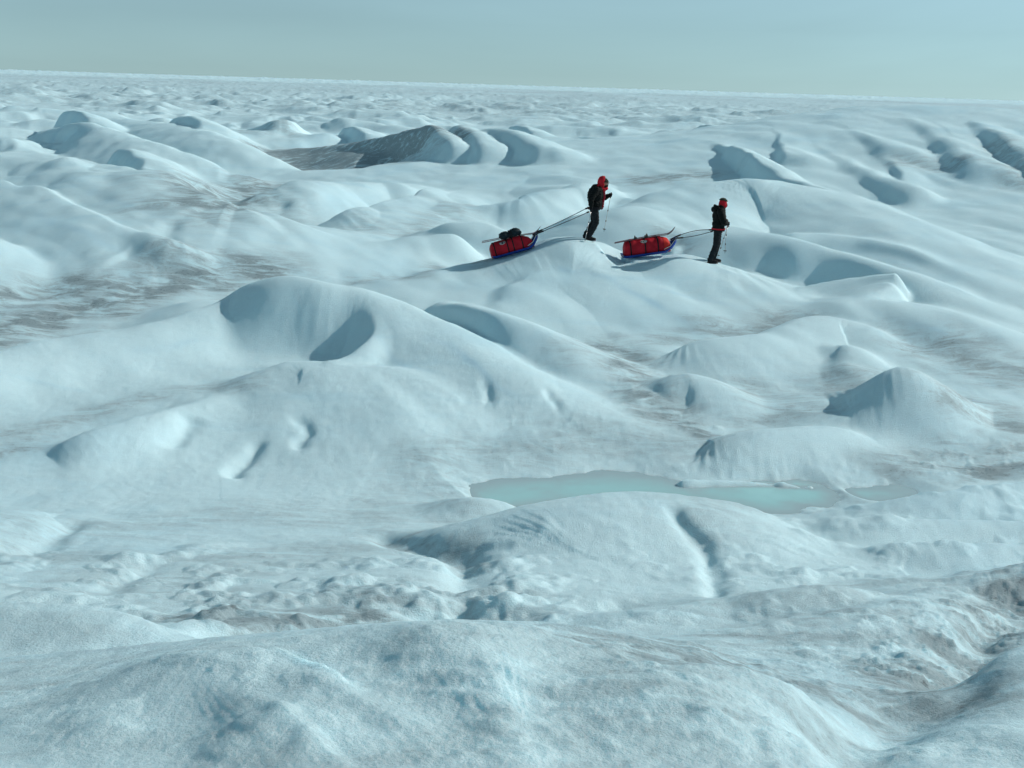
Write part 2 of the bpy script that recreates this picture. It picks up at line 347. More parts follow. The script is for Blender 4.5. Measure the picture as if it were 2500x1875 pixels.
_g = [ # clefts, creases and the pond basin: pixels, depth, half width in metres
 ([(1125,1190),(1250,1172),(1350,1160),(1480,1155),(1600,1165),(1720,1178),(1850,1183),(2040,1172)], .24, 1.05),
 ([(2060,1192),(2150,1186),(2270,1174)], .17, .5),
 ([(1640,1236),(1660,1262),(1690,1300),(1720,1340),(1745,1390),(1751,1455)], .10, .13),
 ([(480,1010),(455,1030),(430,1050),(405,1085)], .12, .24),
 ([(633,1074),(615,1100),(585,1130),(572,1150),(582,1165)], .10, .16),
 ([(725,1015),(745,1035),(752,1055),(735,1075),(728,1098)], .07, .14),
 ([(904,1300),(980,1320),(1060,1340),(1125,1357),(1150,1400),(1132,1455)], .13, .22),
 ([(60,1362),(100,1330),(150,1290),(200,1268)], .08, .16),
 ([(250,1448),(310,1410),(360,1385),(400,1372)], .05, .14),
 ([(480,1530),(640,1538),(800,1528),(920,1512)], .36, .34),
 ([(960,1496),(1150,1496),(1350,1505)], .14, .26),
 ([(2500,1450),(2400,1560),(2317,1672),(2200,1735),(2090,1775),(2085,1880)], .15, .24),
 ([(1380,1480),(1480,1478),(1560,1470)], .07, .16),
 ([(1010,1478),(1080,1486),(1150,1470)], .08, .17),
 ([(1180,930),(1190,960),(1195,985)], .06, .10),
 ([(1330,945),(1350,975),(1365,1000)], .05, .10),
 ([(400,545),(412,560),(405,585)], .12, .3),
 ([(690,485),(684,510)], .2, .35),
 ([(1480,622),(1500,621),(1525,621),(1550,626)], .27, .45),
 ([(700,374),(760,387),(830,399),(900,386),(980,366)], 1.0, 2.2),
 ([(700,1795),(790,1765),(880,1722)], .04, .35),
 ([(1150,1720),(1190,1690),(1230,1655)], .03, .3),
]
GUL = lines(_g)
# swells riding on a slope: crest pixels, height, near flank, far flank
_a = [
 ([(430,1868),(560,1842),(678,1812),(800,1780),(904,1752),(972,1722),(1010,1695)], .09, .9, .9),
 ([(1424,1818),(1560,1764),(1695,1716),(1770,1707),(1831,1709),(1920,1733),(1978,1749),(2102,1796)], .12, .7, .5),
 ([(900,1640),(1050,1600),(1200,1590),(1330,1610)], .08, .9, .7),
 ([(200,1660),(380,1640),(560,1650),(700,1690)], .08, .8, .6),
 ([(1620,618),(1640,617),(1665,619)], .14, .5, .5),
 ([(1640,1193),(1760,1190),(1860,1190),(2000,1200)], .12, .18, .15),
]
def rounded(S):
    n = len(S); tt = np.linspace(0, n-1, (n-1)*4+1)
    S = np.stack([np.interp(tt, np.arange(n), S[:, k]) for k in (0, 1)], 1)
    for _ in range(12): S[1:-1] = (S[:-2]+2*S[1:-1]+S[2:])/4
    return S
ADD = [(rounded(S),)+q for S, *q in [(r[0],)+tuple(r[1:]) for r in lines(_a)] for q in [tuple(q)]]
LUMPS = lines([   # lumpy, scalloped ground: polyline, half width, amplitude, lump size
 ([(300,1400),(500,1440),(700,1440),(900,1420),(1100,1420)], 1.6, .34, .6),
 ([(420,1500),(700,1510),(1000,1490),(1200,1480)], .8, .36, .5),
 ([(1200,1480),(1500,1510),(1800,1510),(2100,1460)], .5, .13, .4),
 ([(1650,1650),(1850,1640),(2100,1600),(2400,1480),(2550,1420)], 1.0, .10, .24),
 ([(2200,1640),(2350,1560),(2480,1470)], .5, .14, .16),
 ([(1150,1185),(1400,1165),(1700,1175),(2000,1180),(2200,1180)], .8, .12, .5),
 ([(1300,1750),(1600,1800),(2000,1850),(2400,1830)], .8, .06, .25),
 ([(0,1700),(300,1720),(600,1760),(900,1830)], .7, .06, .35),
 ([(1150,980),(1280,1000),(1420,1030)], .6, .12, .45),
 ([(2000,1300),(2250,1290),(2520,1290)], 1.4, .30, .9),
 ([(1950,1230),(2200,1235),(2500,1225)], .9, .24, .7),
 ([(1850,1400),(2150,1390),(2450,1370)], .9, .26, .6),
 ([(2300,1130),(2420,1125),(2520,1120)], .7, .16, .35),
 ([(1500,860),(1560,940),(1650,1020),(1750,1060)], .8, .10, .4),
 ([(0,790),(150,760),(300,720),(450,685)], 1.0, .10, .5),
 ([(700,1640),(900,1650),(1100,1700)], .8, .05, .35),
])
DIRT_AND_TONE = lines([
 ([(-50,830),(60,800),(160,770),(280,735),(400,700),(520,672),(640,655)], 1.0, 1.1),
 ([(0,740),(120,720),(260,700),(380,680)], 1.0, .8),
 ([(420,610),(470,625),(520,640),(570,655),(640,650)], .9, .65),
 ([(520,492),(560,480),(600,462),(640,450)], 2.0, .9),
 ([(900,555),(960,575),(1040,560),(1090,520),(1130,500)], 1.1, .35),
 ([(690,372),(760,382),(830,392),(900,378),(980,358),(1030,340)], 2.6, 2.0),
 ([(600,322),(660,315),(700,305)], 2.0, .4),
 ([(1560,438),(1610,437),(1660,432),(1700,428)], 1.2, .8),
 ([(1620,560),(1650,585),(1660,600)], .6, .4),
 ([(2230,400),(2290,410),(2340,395)], 1.2, .5),
 ([(2430,350),(2465,395),(2480,440)], 1.0, .4),
 ([(880,688),(940,680),(1010,672),(1080,655),(1190,640)], .5, .5),
 ([(1490,850),(1520,870),(1540,910),(1570,960),(1640,1020),(1720,1060)], .6, .75),
 ([(1740,805),(1800,812),(1870,805),(1930,780)], .7, .65),
 ([(1540,835),(1600,830),(1680,815)], .5, .45),
 ([(1400,860),(1450,850),(1500,835)], .6, .35),
 ([(1850,960),(1900,990),(1960,970),(2020,960),(2050,930)], .8, .5),
 ([(1820,1040),(1900,1010),(2000,1000)], .5, .45),
 ([(2260,855),(2310,850),(2350,880),(2420,900),(2520,910)], 1.0, .65),
 ([(2330,970),(2400,990),(2460,1030),(2520,1050)], .7, .6),
 ([(2200,1140),(2320,1120),(2420,1110),(2520,1105)], .6, .55),
 ([(2360,1160),(2440,1140),(2520,1130)], .35, 1.1),
 ([(1030,1130),(1150,1110),(1300,1100),(1420,1080),(1560,1075),(1680,1085)], .7, .38),
 ([(1000,1190),(1100,1200),(1100,1250),(950,1230)], .7, .3),
 ([(-50,1110),(30,1090),(120,1050),(220,1010),(360,970),(500,945),(620,930)], .4, .45),
 ([(0,1100),(60,1085),(40,1060)], .5, .6),
 ([(100,1290),(300,1280),(600,1260),(900,1260)], 1.0, .32),
 ([(50,1360),(300,1380),(600,1370),(850,1340)], 1.0, .36),
 ([(880,1300),(1000,1325),(1110,1350),(1140,1400)], .3, .6),
 ([(480,1500),(640,1530),(800,1525),(920,1510)], .4, 1.0),
 ([(300,1430),(600,1470),(900,1470),(1150,1490)], .8, .4),
 ([(1700,1260),(1900,1220),(2050,1215)], .7, .25),
 ([(1750,1480),(1900,1470),(2150,1440),(2250,1420)], .7, .36),
 ([(1560,1590),(1700,1600),(1900,1640),(2060,1690),(2180,1700)], .55, .95),
 ([(900,1850),(1400,1800),(1900,1850)], .7, .4),  # broad grey stroke across the lower foreground
 ([(100,1820),(350,1780),(600,1760)], .5, .25),  # fainter grey stroke at the lower left
 ([(1800,1560),(2000,1540),(2250,1500)], .6, .5),
 ([(2150,1700),(2230,1680),(2320,1650),(2400,1540),(2500,1440)], .4, 1.2),
 ([(1500,1640),(1650,1680),(1800,1660)], .5, .4),
 ([(1980,1800),(2060,1800),(2130,1870)], .25, .5),
 ([(650,1800),(800,1830),(900,1790)], .35, .35),
 ([(950,1800),(1150,1820),(1350,1850)], .4, .35),
 ([(0,1690),(80,1682),(110,1690)], .2, .5),
])

VEIN = lines([    # veins of clear blue ice crossing the drifts
 ([(1290,640),(1420,668),(1560,720),(1680,780),(1760,812)], .16, .9),
 ([(1020,800),(1130,872),(1230,940),(1300,975)], .12, .8),
 ([(880,835),(1000,885),(1110,935)], .10, .6),
 ([(1480,700),(1620,705),(1740,735),(1830,770)], .12, .6),
 ([(2100,745),(2250,800),(2400,862)], .12, .6),
 ([(1640,640),(1780,665),(1900,700)], .10, .5),
 ([(60,500),(200,570),(330,640)], .18, .6),
 ([(120,430),(300,500),(430,560)], .2, .5),
 ([(300,860),(420,850),(540,830)], .10, .5),
 ([(2020,580),(2200,640),(2400,740)], .14, .5),
 ([(1450,1075),(1520,1085),(1640,1092)], .08, .5),
])
def vein_at(x, y):
    d = np.zeros_like(x)
    for S, wid, amt in VEIN:
        mw = wid*3
        x0, y0 = S.min(0)-mw; x1, y1 = S.max(0)+mw
        m = (x > x0) & (x < x1) & (y > y0) & (y < y1)
        if not m.any(): continue
        X, Y = x[m], y[m]
        dist, _, par = polydist(X+.25*pn(X/1.5, Y/1.5, 161), Y+.25*pn(X/1.5, Y/1.5, 167), S)
        e = sst(np.minimum(par, len(S)-1-par)/.7)
        d[m] = np.maximum(d[m], amt*e*np.exp(-(dist/wid)**2)*(.6+.6*pn(X/.8, Y/.8, 171)))
    return d
def dirt_and_tone_at(x, y):
    d = np.zeros_like(x)
    for S, wid, amt in DIRT_AND_TONE:
        mw = wid*2.4
        x0, y0 = S.min(0)-mw; x1, y1 = S.max(0)+mw
        m = (x > x0) & (x < x1) & (y > y0) & (y < y1)
        if not m.any(): continue
        X, Y = x[m], y[m]
        dist, _, _ = polydist(X+.5*wid*pn(X/wid, Y/wid, 61), Y+.5*wid*pn(X/wid, Y/wid, 67), S)
        d[m] = np.maximum(d[m], amt*np.exp(-(dist/wid)**2))
    # the far plain carries a thin grey film of dust
    far = sst((y-100)/200)*(1-sst((y-1500)/500))
    nearf = (1-sst((y-4)/8))*np.clip(.20+.30*fbm(x/1.6, y/1.2, 3, 73), 0, 1)  # mottled grey tone over the near ground, fading with distance
    d = np.maximum(d, nearf)
    d = np.maximum(d, far*.60*(.7+.6*fbm(x/120, y/260, 3, 71)))
    return d
def detail(x, y):
    z = np.zeros_like(x)
    near = 1-sst((y-14)/20)
    m = y < 120
    X, Y = x[m], y[m]
    # wind and melt ripples, finer close by
    z[m] += .026*fbm(X/1.3+.5*Y/1.3, Y/2.2, 2, 81)*np.clip(Y/12, .3, 2)
    m2 = near > 0
    X, Y = x[m2], y[m2]
    z[m2] += near[m2]*(.008*fbm(X/.16, Y/.2, 3, 91)+.008*np.abs(pn(X/.33, Y/.3, 93)))
    m3 = y < 7
    z[m3] += .003*fbm(x[m3]/.035, y[m3]/.035, 2, 97)
    for S, wid, amp, size in LUMPS:
        mw = wid*2
        x0, y0 = S.min(0)-mw; x1, y1 = S.max(0)+mw
        m = (x > x0) & (x < x1) & (y > y0) & (y < y1)
        if not m.any(): continue
        X, Y = x[m], y[m]
        dist, _, _ = polydist(X, Y, S)
        f_ = fbm(X/size*.7, Y/size*.9, 4, 101, .55)
        n = .5*np.abs(f_)*1.6+.7*f_-.1
        z[m] += .45*amp*np.exp(-(dist/wid)**2)*n
    return z

# ------------------------------------------------------------------ materials
def mat(name, col, rough=.6, **kw):
    m = bpy.data.materials.new(name); m.use_nodes = True
    b = m.node_tree.nodes['Principled BSDF']
    b.inputs['Base Color'].default_value = (*col, 1); b.inputs['Roughness'].default_value = rough
    for k, v in kw.items(): b.inputs[k.replace('_', ' ')].default_value = v
    return m
def N(t, kind, **kw):
    n = t.nodes.new(kind)
    for k, v in kw.items(): setattr(n, k, v)
    return n
def ice_material():
    m = bpy.data.materials.new('glacier_ice'); m.use_nodes = True
    t = m.node_tree; b = t.nodes['Principled BSDF']; L = t.links.new
    tc = N(t, 'ShaderNodeTexCoord'); P = tc.outputs['Object']
    def noise(scale, det=4, rough=.55, vec=P, dist=0.0):
        n = N(t, 'ShaderNodeTexNoise'); n.inputs['Scale'].default_value = scale; n.inputs['Detail'].default_value = det
        n.inputs['Roughness'].default_value = rough; n.inputs['Distortion'].default_value = dist
        L(vec, n.inputs['Vector']); return n.outputs['Fac']
    def rmp(x, a, b_, lo=0., hi=1.):
        r = N(t, 'ShaderNodeMapRange', interpolation_type='SMOOTHSTEP')
        r.inputs['From Min'].default_value = a; r.inputs['From Max'].default_value = b_
        r.inputs['To Min'].default_value = lo; r.inputs['To Max'].default_value = hi
        L(x, r.inputs['Value']); return r.outputs['Result']
    def mth(op, a, b_):
        n = N(t, 'ShaderNodeMath', operation=op)
        for i, v in enumerate((a, b_)):
            if isinstance(v, (int, float)): n.inputs[i].default_value = v
            else: L(v, n.inputs[i])
        return n.outputs[0]
    def mix(f, a, b_, blend='MIX'):
        n = N(t, 'ShaderNodeMix', data_type='RGBA', blend_type=blend)
        if isinstance(f, (int, float)): n.inputs['Factor'].default_value = f
        else: L(f, n.inputs['Factor'])
        for k, v in (('A', a), ('B', b_)):
            if isinstance(v, tuple): n.inputs[k].default_value = (*v, 1)
            else: L(v, n.inputs[k])
        return n.outputs['Result']
    white = (0.665, 0.905, 0.97); blue = (0.38, 0.73, 0.90)
    st = N(t, 'ShaderNodeMapping'); st.inputs['Rotation'].default_value = (0, 0, R(-28)); st.inputs['Scale'].default_value = (.16, .9, .9)
    L(P, st.inputs['Vector'])
    bands = rmp(noise(.75, 4, .6, st.outputs[0], .6), .52, .78)
    patch = rmp(noise(.22, 4, .6), .48, .75)
    c = mix(mth('MULTIPLY', mth('MAXIMUM', bands, patch), .30), white, blue)
    vn = N(t, 'ShaderNodeAttribute', attribute_name='vein')
    c = mix(mth('MULTIPLY', vn.outputs['Fac'], .5), c, (0.30, 0.62, 0.82))
    fine = noise(9., 5, .65)
    c = mix(rmp(fine, .35, .75, 0, .10), c, (0.46, 0.62, 0.70))
    c = mix(rmp(noise(85., 3, .75), .40, .70, 0, .30), c, (0.44, 0.57, 0.64))
    # dust in films and specks, plus the grey tone of the near ground
    at_ = N(t, 'ShaderNodeAttribute', attribute_name='dirt_and_tone'); d = at_.outputs['Fac']
    s2 = N(t, 'ShaderNodeMapping'); s2.inputs['Scale'].default_value = (.55, 1.3, 1.3); s2.inputs['Rotation'].default_value = (0, 0, R(-10)); L(P, s2.inputs['Vector'])
    n1 = rmp(noise(1.6, 6, .68, s2.outputs[0], .8), .34, .66, .12, 1.15)
    n2 = rmp(noise(14., 4, .7), .52, .74, 0, .8)
    film = mth('MULTIPLY', d, n1)
    c = mix(mth('MINIMUM', mth('MULTIPLY', film, 1.15), .9), c, (0.25, 0.325, 0.355))
    c = mix(mth('MINIMUM', mth('MULTIPLY', film, n2), .8), c, (0.075, 0.095, 0.105))
    L(c, b.inputs['Base Color'])
    b.inputs['Roughness'].default_value = .55
    b.subsurface_method = 'BURLEY'
    b.inputs['Subsurface Weight'].default_value = 1.0; b.inputs['Subsurface Scale'].default_value = .075
    b.inputs['Subsurface Radius'].default_value = (.45, .85, 1.0)
    b.inputs['Specular IOR Level'].default_value = .28
    # granular melt crust
    bm1 = N(t, 'ShaderNodeBump'); bm1.inputs['Strength'].default_value = .9; bm1.inputs['Distance'].default_value = .025
    L(noise(60., 3, .75), bm1.inputs['Height'])
    bm2 = N(t, 'ShaderNodeBump'); bm2.inputs['Strength'].default_value = .10; bm2.inputs['Distance'].default_value = .10
    L(noise(5.5, 5, .62), bm2.inputs['Height']); L(bm1.outputs[0], bm2.inputs['Normal'])
    L(bm2.outputs[0], b.inputs['Normal'])
    return m

# ------------------------------------------------------------------ the ice sheet
def add(o, parent=None):
    scene.collection.objects.link(o)
    if parent is not None: o.parent = parent
    return o
def grid():
    core = np.linspace(-32, 32, 961)
    side = 32+np.cumsum(np.geomspace(.12, 14, 60)); side = side[side < 176]
    az = np.radians(np.concatenate([-side[::-1], core, side]))
    r = np.concatenate([[.02, .4, .8, 1.2, 1.6], np.geomspace(2.0, 48, 880), np.geomspace(48.5, 400, 260), np.geomspace(405, 12000, 90)])
    return az, r
az, rr = grid()
A, RR = np.meshgrid(az, rr)
gx, gy = RR*np.sin(A), RR*np.cos(A)
nr, na = gx.shape
X, Y = gx.ravel(), gy.ravel()
Z = height(X, Y)[0]+detail(X, Y)
DRT = dirt_and_tone_at(X, Y); VEI = vein_at(X, Y)
co = np.stack([X, Y, Z], 1).astype(np.float32)
i, j = np.meshgrid(np.arange(nr-1), np.arange(na), indexing='ij')
j2 = (j+1) % na
quads = np.stack([i*na+j, i*na+j2, (i+1)*na+j2, (i+1)*na+j], -1).reshape(-1, 4)[:, ::-1].astype(np.int32)
me = bpy.data.meshes.new('glacier_ice')
me.vertices.add(len(co)); me.vertices.foreach_set('co', co.ravel())
nq = len(quads)
me.loops.add(nq*4); me.loops.foreach_set('vertex_index', quads.ravel())
me.polygons.add(nq); me.polygons.foreach_set('loop_start', np.arange(0, nq*4, 4, dtype=np.int32))
me.polygons.foreach_set('use_smooth', np.ones(nq, dtype=bool))
me.update()
a_ = me.attributes.new('dirt_and_tone', 'FLOAT', 'POINT'); a_.data.foreach_set('value', DRT.astype(np.float32))
a_ = me.attributes.new('vein', 'FLOAT', 'POINT'); a_.data.foreach_set('value', VEI.astype(np.float32))
me.materials.append(ice_material())
ice = add(bpy.data.objects.new('glacier_ice', me)); ice['kind'] = 'structure'

def surf(x, y):
    x = np.atleast_1d(np.asarray(x, float)); y = np.atleast_1d(np.asarray(y, float))
    return (height(x, y)[0]+detail(x, y))
WATER = EYE-5.99
def pond():
    c = hits([(1150,1190),(1350,1165),(1600,1165),(1850,1183),(2010,1175),(2230,1180)])[:, :2]
    xs = np.linspace(c[:, 0].min()-1.2, c[:, 0].max()+1.0, 160); ks = np.linspace(-1.9, 1.9, 60)
    cy = np.interp(xs, c[:, 0], c[:, 1])
    X, K = np.meshgrid(xs, ks, indexing='ij'); Y = cy[:, None]+K
    v = np.stack([X.ravel(), Y.ravel(), np.full(X.size, WATER)], 1)
    f = [(q*60+k, q*60+60+k, q*60+61+k, q*60+k+1) for q in range(159) for k in range(59)]
    m = bpy.data.meshes.new('meltwater_pond'); m.from_pydata(v.tolist(), [], f)
    dep = (WATER-surf(v[:, 0], v[:, 1])).astype(np.float32)
    a = m.attributes.new('depth', 'FLOAT', 'POINT'); a.data.foreach_set('value', dep)
    w = bpy.data.materials.new('meltwater'); w.use_nodes = True; t = w.node_tree; t.nodes.clear(); L = t.links.new
    out = N(t, 'ShaderNodeOutputMaterial'); tr = N(t, 'ShaderNodeBsdfTransparent'); df = N(t, 'ShaderNodeBsdfDiffuse')
    gl = N(t, 'ShaderNodeBsdfGlossy'); m1 = N(t, 'ShaderNodeMixShader'); m2 = N(t, 'ShaderNodeMixShader'); fr = N(t, 'ShaderNodeFresnel')
    tr.inputs['Color'].default_value = (.95, .99, .99, 1); wc = N(t, 'ShaderNodeMix', data_type='RGBA'); wc.inputs['A'].default_value = (.68, .90, .95, 1); wc.inputs['B'].default_value = (.47, .82, .84, 1)
    gl.inputs['Roughness'].default_value = .04; fr.inputs['IOR'].default_value = 1.33
    dp = N(t, 'ShaderNodeAttribute', attribute_name='depth'); mr = N(t, 'ShaderNodeMapRange', interpolation_type='SMOOTHSTEP')
    mr.inputs['From Min'].default_value = 0.0; mr.inputs['From Max'].default_value = .16; mr.inputs['To Min'].default_value = .5; mr.inputs['To Max'].default_value = .85
    wm = N(t, 'ShaderNodeMapRange', interpolation_type='SMOOTHSTEP'); wm.inputs['From Min'].default_value = .01; wm.inputs['From Max'].default_value = .12
    L(dp.outputs['Fac'], wm.inputs['Value']); L(wm.outputs['Result'], wc.inputs['Factor']); L(wc.outputs['Result'], df.inputs['Color'])
    L(dp.outputs['Fac'], mr.inputs['Value']); L(mr.outputs['Result'], m1.inputs[0])
    L(tr.outputs[0], m1.inputs[1]); L(df.outputs[0], m1.inputs[2])
    L(fr.outputs[0], m2.inputs[0]); L(m1.outputs[0], m2.inputs[1]); L(gl.outputs[0], m2.inputs[2]); L(m2.outputs[0], out.inputs['Surface'])
    m.materials.append(w)
    o = add(bpy.data.objects.new('meltwater_pond', m)); o['kind'] = 'structure'
pond()

# ------------------------------------------------------------------ makers for people and gear
C = scene.collection
def V(*a): return Vector(a if len(a) == 3 else a[0])
def tag(o, label, cat, group=None):
    o['label'] = label; o['category'] = cat
    if group: o['group'] = group
    return o
def thing(name, label, cat, loc, rot=(0, 0, 0), group=None):
    o = bpy.data.objects.new(name, None); C.objects.link(o); o.empty_display_size = .2
    o.location = loc; o.rotation_euler = rot
    return tag(o, label, cat, group)
def obj(name, bm, material, parent=None, smooth=True):
    m = bpy.data.meshes.new(name); bm.to_mesh(m); bm.free()
    if smooth: m.polygons.foreach_set('use_smooth', [True]*len(m.polygons))
    m.materials.append(material); m.update()
    return add(bpy.data.objects.new(name, m), parent)
_sph = None
def sphere_pts():
    global _sph
    if _sph is None:
        b = bmesh.new(); bmesh.ops.create_icosphere(b, subdivisions=2, radius=1); _sph = [v.co.copy() for v in b.verts]; b.free()
    return _sph
def hull(bm, pts):
    vs = [bm.verts.new(p) for p in pts]
    r = bmesh.ops.convex_hull(bm, input=vs)
    bmesh.ops.delete(bm, geom=list({g for g in r['geom_interior']+r['geom_unused'] if isinstance(g, bmesh.types.BMVert)}), context='VERTS')
def cap(bm, a, ra, b, rb):
    a, b = V(a), V(b)
    hull(bm, [a+p*ra for p in sphere_pts()]+[b+p*rb for p in sphere_pts()])
def ell(bm, c, r, ry=0.0):
    c = V(c); M = Matrix.Rotation(ry, 3, 'Y')
    hull(bm, [c+M @ Vector((p.x*r[0], p.y*r[1], p.z*r[2])) for p in sphere_pts()])
def chain(bm, pts):
    for (a, ra), (b, rb) in zip(pts[:-1], pts[1:]): cap(bm, a, ra, b, rb)
def skin(name, bm, material, parent, voxel=.012, smooth=4, wrinkle=0.0, seed=1):
    """fuse overlapping forms into one continuous surface"""
    m = bpy.data.meshes.new(name); bm.to_mesh(m); bm.free()
    o = bpy.data.objects.new(name, m); C.objects.link(o)
    r = o.modifiers.new('r', 'REMESH'); r.mode = 'VOXEL'; r.voxel_size = voxel
    s = o.modifiers.new('s', 'SMOOTH'); s.factor = .5; s.iterations = smooth
    dg = bpy.context.evaluated_depsgraph_get()
    e = bpy.data.meshes.new_from_object(o.evaluated_get(dg)); e.name = name
    o.modifiers.clear(); o.data = e; bpy.data.meshes.remove(m)
    if wrinkle:
        n = len(e.vertices); co = np.empty(n*3, np.float32); no = np.empty(n*3, np.float32)
        e.vertices.foreach_get('co', co); e.vertex_normals.foreach_get('vector', no)
        co = co.reshape(-1, 3); no = no.reshape(-1, 3)
        w = np.abs(fbm(co[:, 0]*7+co[:, 1]*4+seed, co[:, 2]*13+co[:, 1]*5, 3, seed))-.22
        co += no*(w*wrinkle)[:, None]; e.vertices.foreach_set('co', co.ravel())
    e.polygons.foreach_set('use_smooth', [True]*len(e.polygons))
    e.materials.clear(); e.materials.append(material); e.update()
    o.parent = parent
    return o
def tube(bm, pts, r, sides=8, caps=True):
    """round tube along points; r a number or one radius per point"""
    pts = [V(p) for p in pts]; n = len(pts); rs = r if isinstance(r, (list, tuple)) else [r]*n
    rings = []; up = Vector((0, 0, 1))
    for k, p in enumerate(pts):
        d = (pts[min(k+1, n-1)]-pts[max(k-1, 0)]).normalized()
        s = d.cross(up)
        if s.length < .05: s = d.cross(Vector((0, 1, 0)))
        s.normalize(); t = s.cross(d)
        rings.append([bm.verts.new(p+(s*math.cos(a)+t*math.sin(a))*rs[k]) for a in [2*math.pi*q/sides for q in range(sides)]])
    for a, b in zip(rings[:-1], rings[1:]):
        for q in range(sides): bm.faces.new((a[q], a[(q+1) % sides], b[(q+1) % sides], b[q]))
    if caps: bm.faces.new(rings[0][::-1]); bm.faces.new(rings[-1])
    bmesh.ops.recalc_face_normals(bm, faces=bm.faces)
    return bm
def loft(bm, rings, close_ends=True, closed=True):
    R_ = [[bm.verts.new(p) for p in r] for r in rings]; n = len(R_[0])
    for a, b in zip(R_[:-1], R_[1:]):
        for q in range(n if closed else n-1): bm.faces.new((a[q], a[(q+1) % n], b[(q+1) % n], b[q]))
    if close_ends: bm.faces.new(R_[0][::-1]); bm.faces.new(R_[-1])
    bmesh.ops.recalc_face_normals(bm, faces=bm.faces)
    return bm
def cloth(name, col, rough=.75, scale=60, bump=.25, var=.35):
    m = mat(name, col, rough); t = m.node_tree; b = t.nodes['Principled BSDF']; L = t.links.new
    tc = N(t, 'ShaderNodeTexCoord'); n = N(t, 'ShaderNodeTexNoise'); n.inputs['Scale'].default_value = 7; n.inputs['Detail'].default_value = 5
    L(tc.outputs['Object'], n.inputs['Vector'])
    r = N(t, 'ShaderNodeMapRange'); r.inputs['From Min'].default_value = .3; r.inputs['From Max'].default_value = .7
    r.inputs['To Min'].default_value = 1-var; r.inputs['To Max'].default_value = 1+var; L(n.outputs['Fac'], r.inputs['Value'])
    h = N(t, 'ShaderNodeHueSaturation'); h.inputs['Color'].default_value = (*col, 1); L(r.outputs['Result'], h.inputs['Value']); L(h.outputs['Color'], b.inputs['Base Color'])
    n2 = N(t, 'ShaderNodeTexNoise'); n2.inputs['Scale'].default_value = scale; L(tc.outputs['Object'], n2.inputs['Vector'])
    bp = N(t, 'ShaderNodeBump'); bp.inputs['Strength'].default_value = bump; bp.inputs['Distance'].default_value = .01
    L(n2.outputs['Fac'], bp.inputs['Height']); L(bp.outputs[0], b.inputs['Normal'])
    b.inputs['Specular IOR Level'].default_value = .12
    return m
M = dict(
 jacket=cloth('black_shell', (.006, .0075, .0075)), trousers=cloth('charcoal_trousers', (.014, .017, .02)),
 red=cloth('red_fabric', (.50, .018, .03)), darkred=cloth('dark_red_fabric', (.20, .012, .025)), boot=cloth('boot_leather', (.012, .012, .014), .55),
 glove=cloth('black_glove', (.012, .013, .018), .7), cap=cloth('dark_olive_knit', (.035, .04, .032), .9), skin=cloth('weathered_skin', (.32, .17, .12), .6, 90, .1, .12),
 buff=cloth('black_neck_tube', (.015, .015, .016), .9), eye=mat('eye', (.03, .03, .03), .2), beard=cloth('dark_beard', (.03, .022, .018), .9),
 bag=cloth('red_bag_fabric', (.40, .012, .024), .6, 45, .3, .22), flap=cloth('bright_red_flap', (.62, .035, .025), .6, 45, .3, .15), strap=cloth('black_webbing', (.015, .015, .018), .8),
 blue=cloth('blue_plastic', (.014, .05, .26), .38, 20, .08, .2), white=cloth('white_trim', (.72, .72, .70), .6, 30, .1, .08),
 sack=cloth('dark_teal_sack', (.012, .022, .028), .5, 40, .3, .3), ski=cloth('dark_red_ski', (.10, .022, .03), .35, 30, .05, .4), base=mat('ski_base', (.02, .02, .022), .3),
 metal=mat('aluminium', (.62, .63, .64), .35, Metallic=.8), rubber=mat('black_plastic', (.015, .015, .015), .5), rope=cloth('grey_cord', (.10, .125, .14), .85, 120, .3, .2),
 patch=cloth('worn_white_print', (.42, .42, .42), .7, 30, .1, .15), grey=mat('grey_print', (.30, .30, .30), .7),
)
def grip_hand(bm, c, axis, palm, r, curl=.024):
    """palm and five fingers closed round a rod through c; 'palm' points from the rod to the wrist side"""
    c, ax, pd = V(c), V(axis).normalized(), V(palm).normalized()
    pd = (pd-ax*pd.dot(ax)).normalized(); sd = ax.cross(pd)
    for k, ln in ((-.034, .90), (-.012, 1.08), (.011, 1.0), (.033, .82)):
        p = []
        for a in (20, 85, 150, 215*ln):
            q = math.radians(a); p.append((c+ax*k+(pd*math.cos(q)+sd*math.sin(q))*(curl+(.016 if a == 20 else 0)), r*(1.05 if a < 90 else .95)))
        chain(bm, p)
    hull(bm, [c+ax*k+pd*(.034+d)+sd*s for k in (-.040, .040) for d in (-.008, .030) for s in (-.012, .018)])
    chain(bm, [(c+pd*.05-sd*.012+ax*.03, r*1.25), (c+pd*.012-sd*.034+ax*.045, r*1.15), (c-pd*.016-sd*.026+ax*.05, r)])

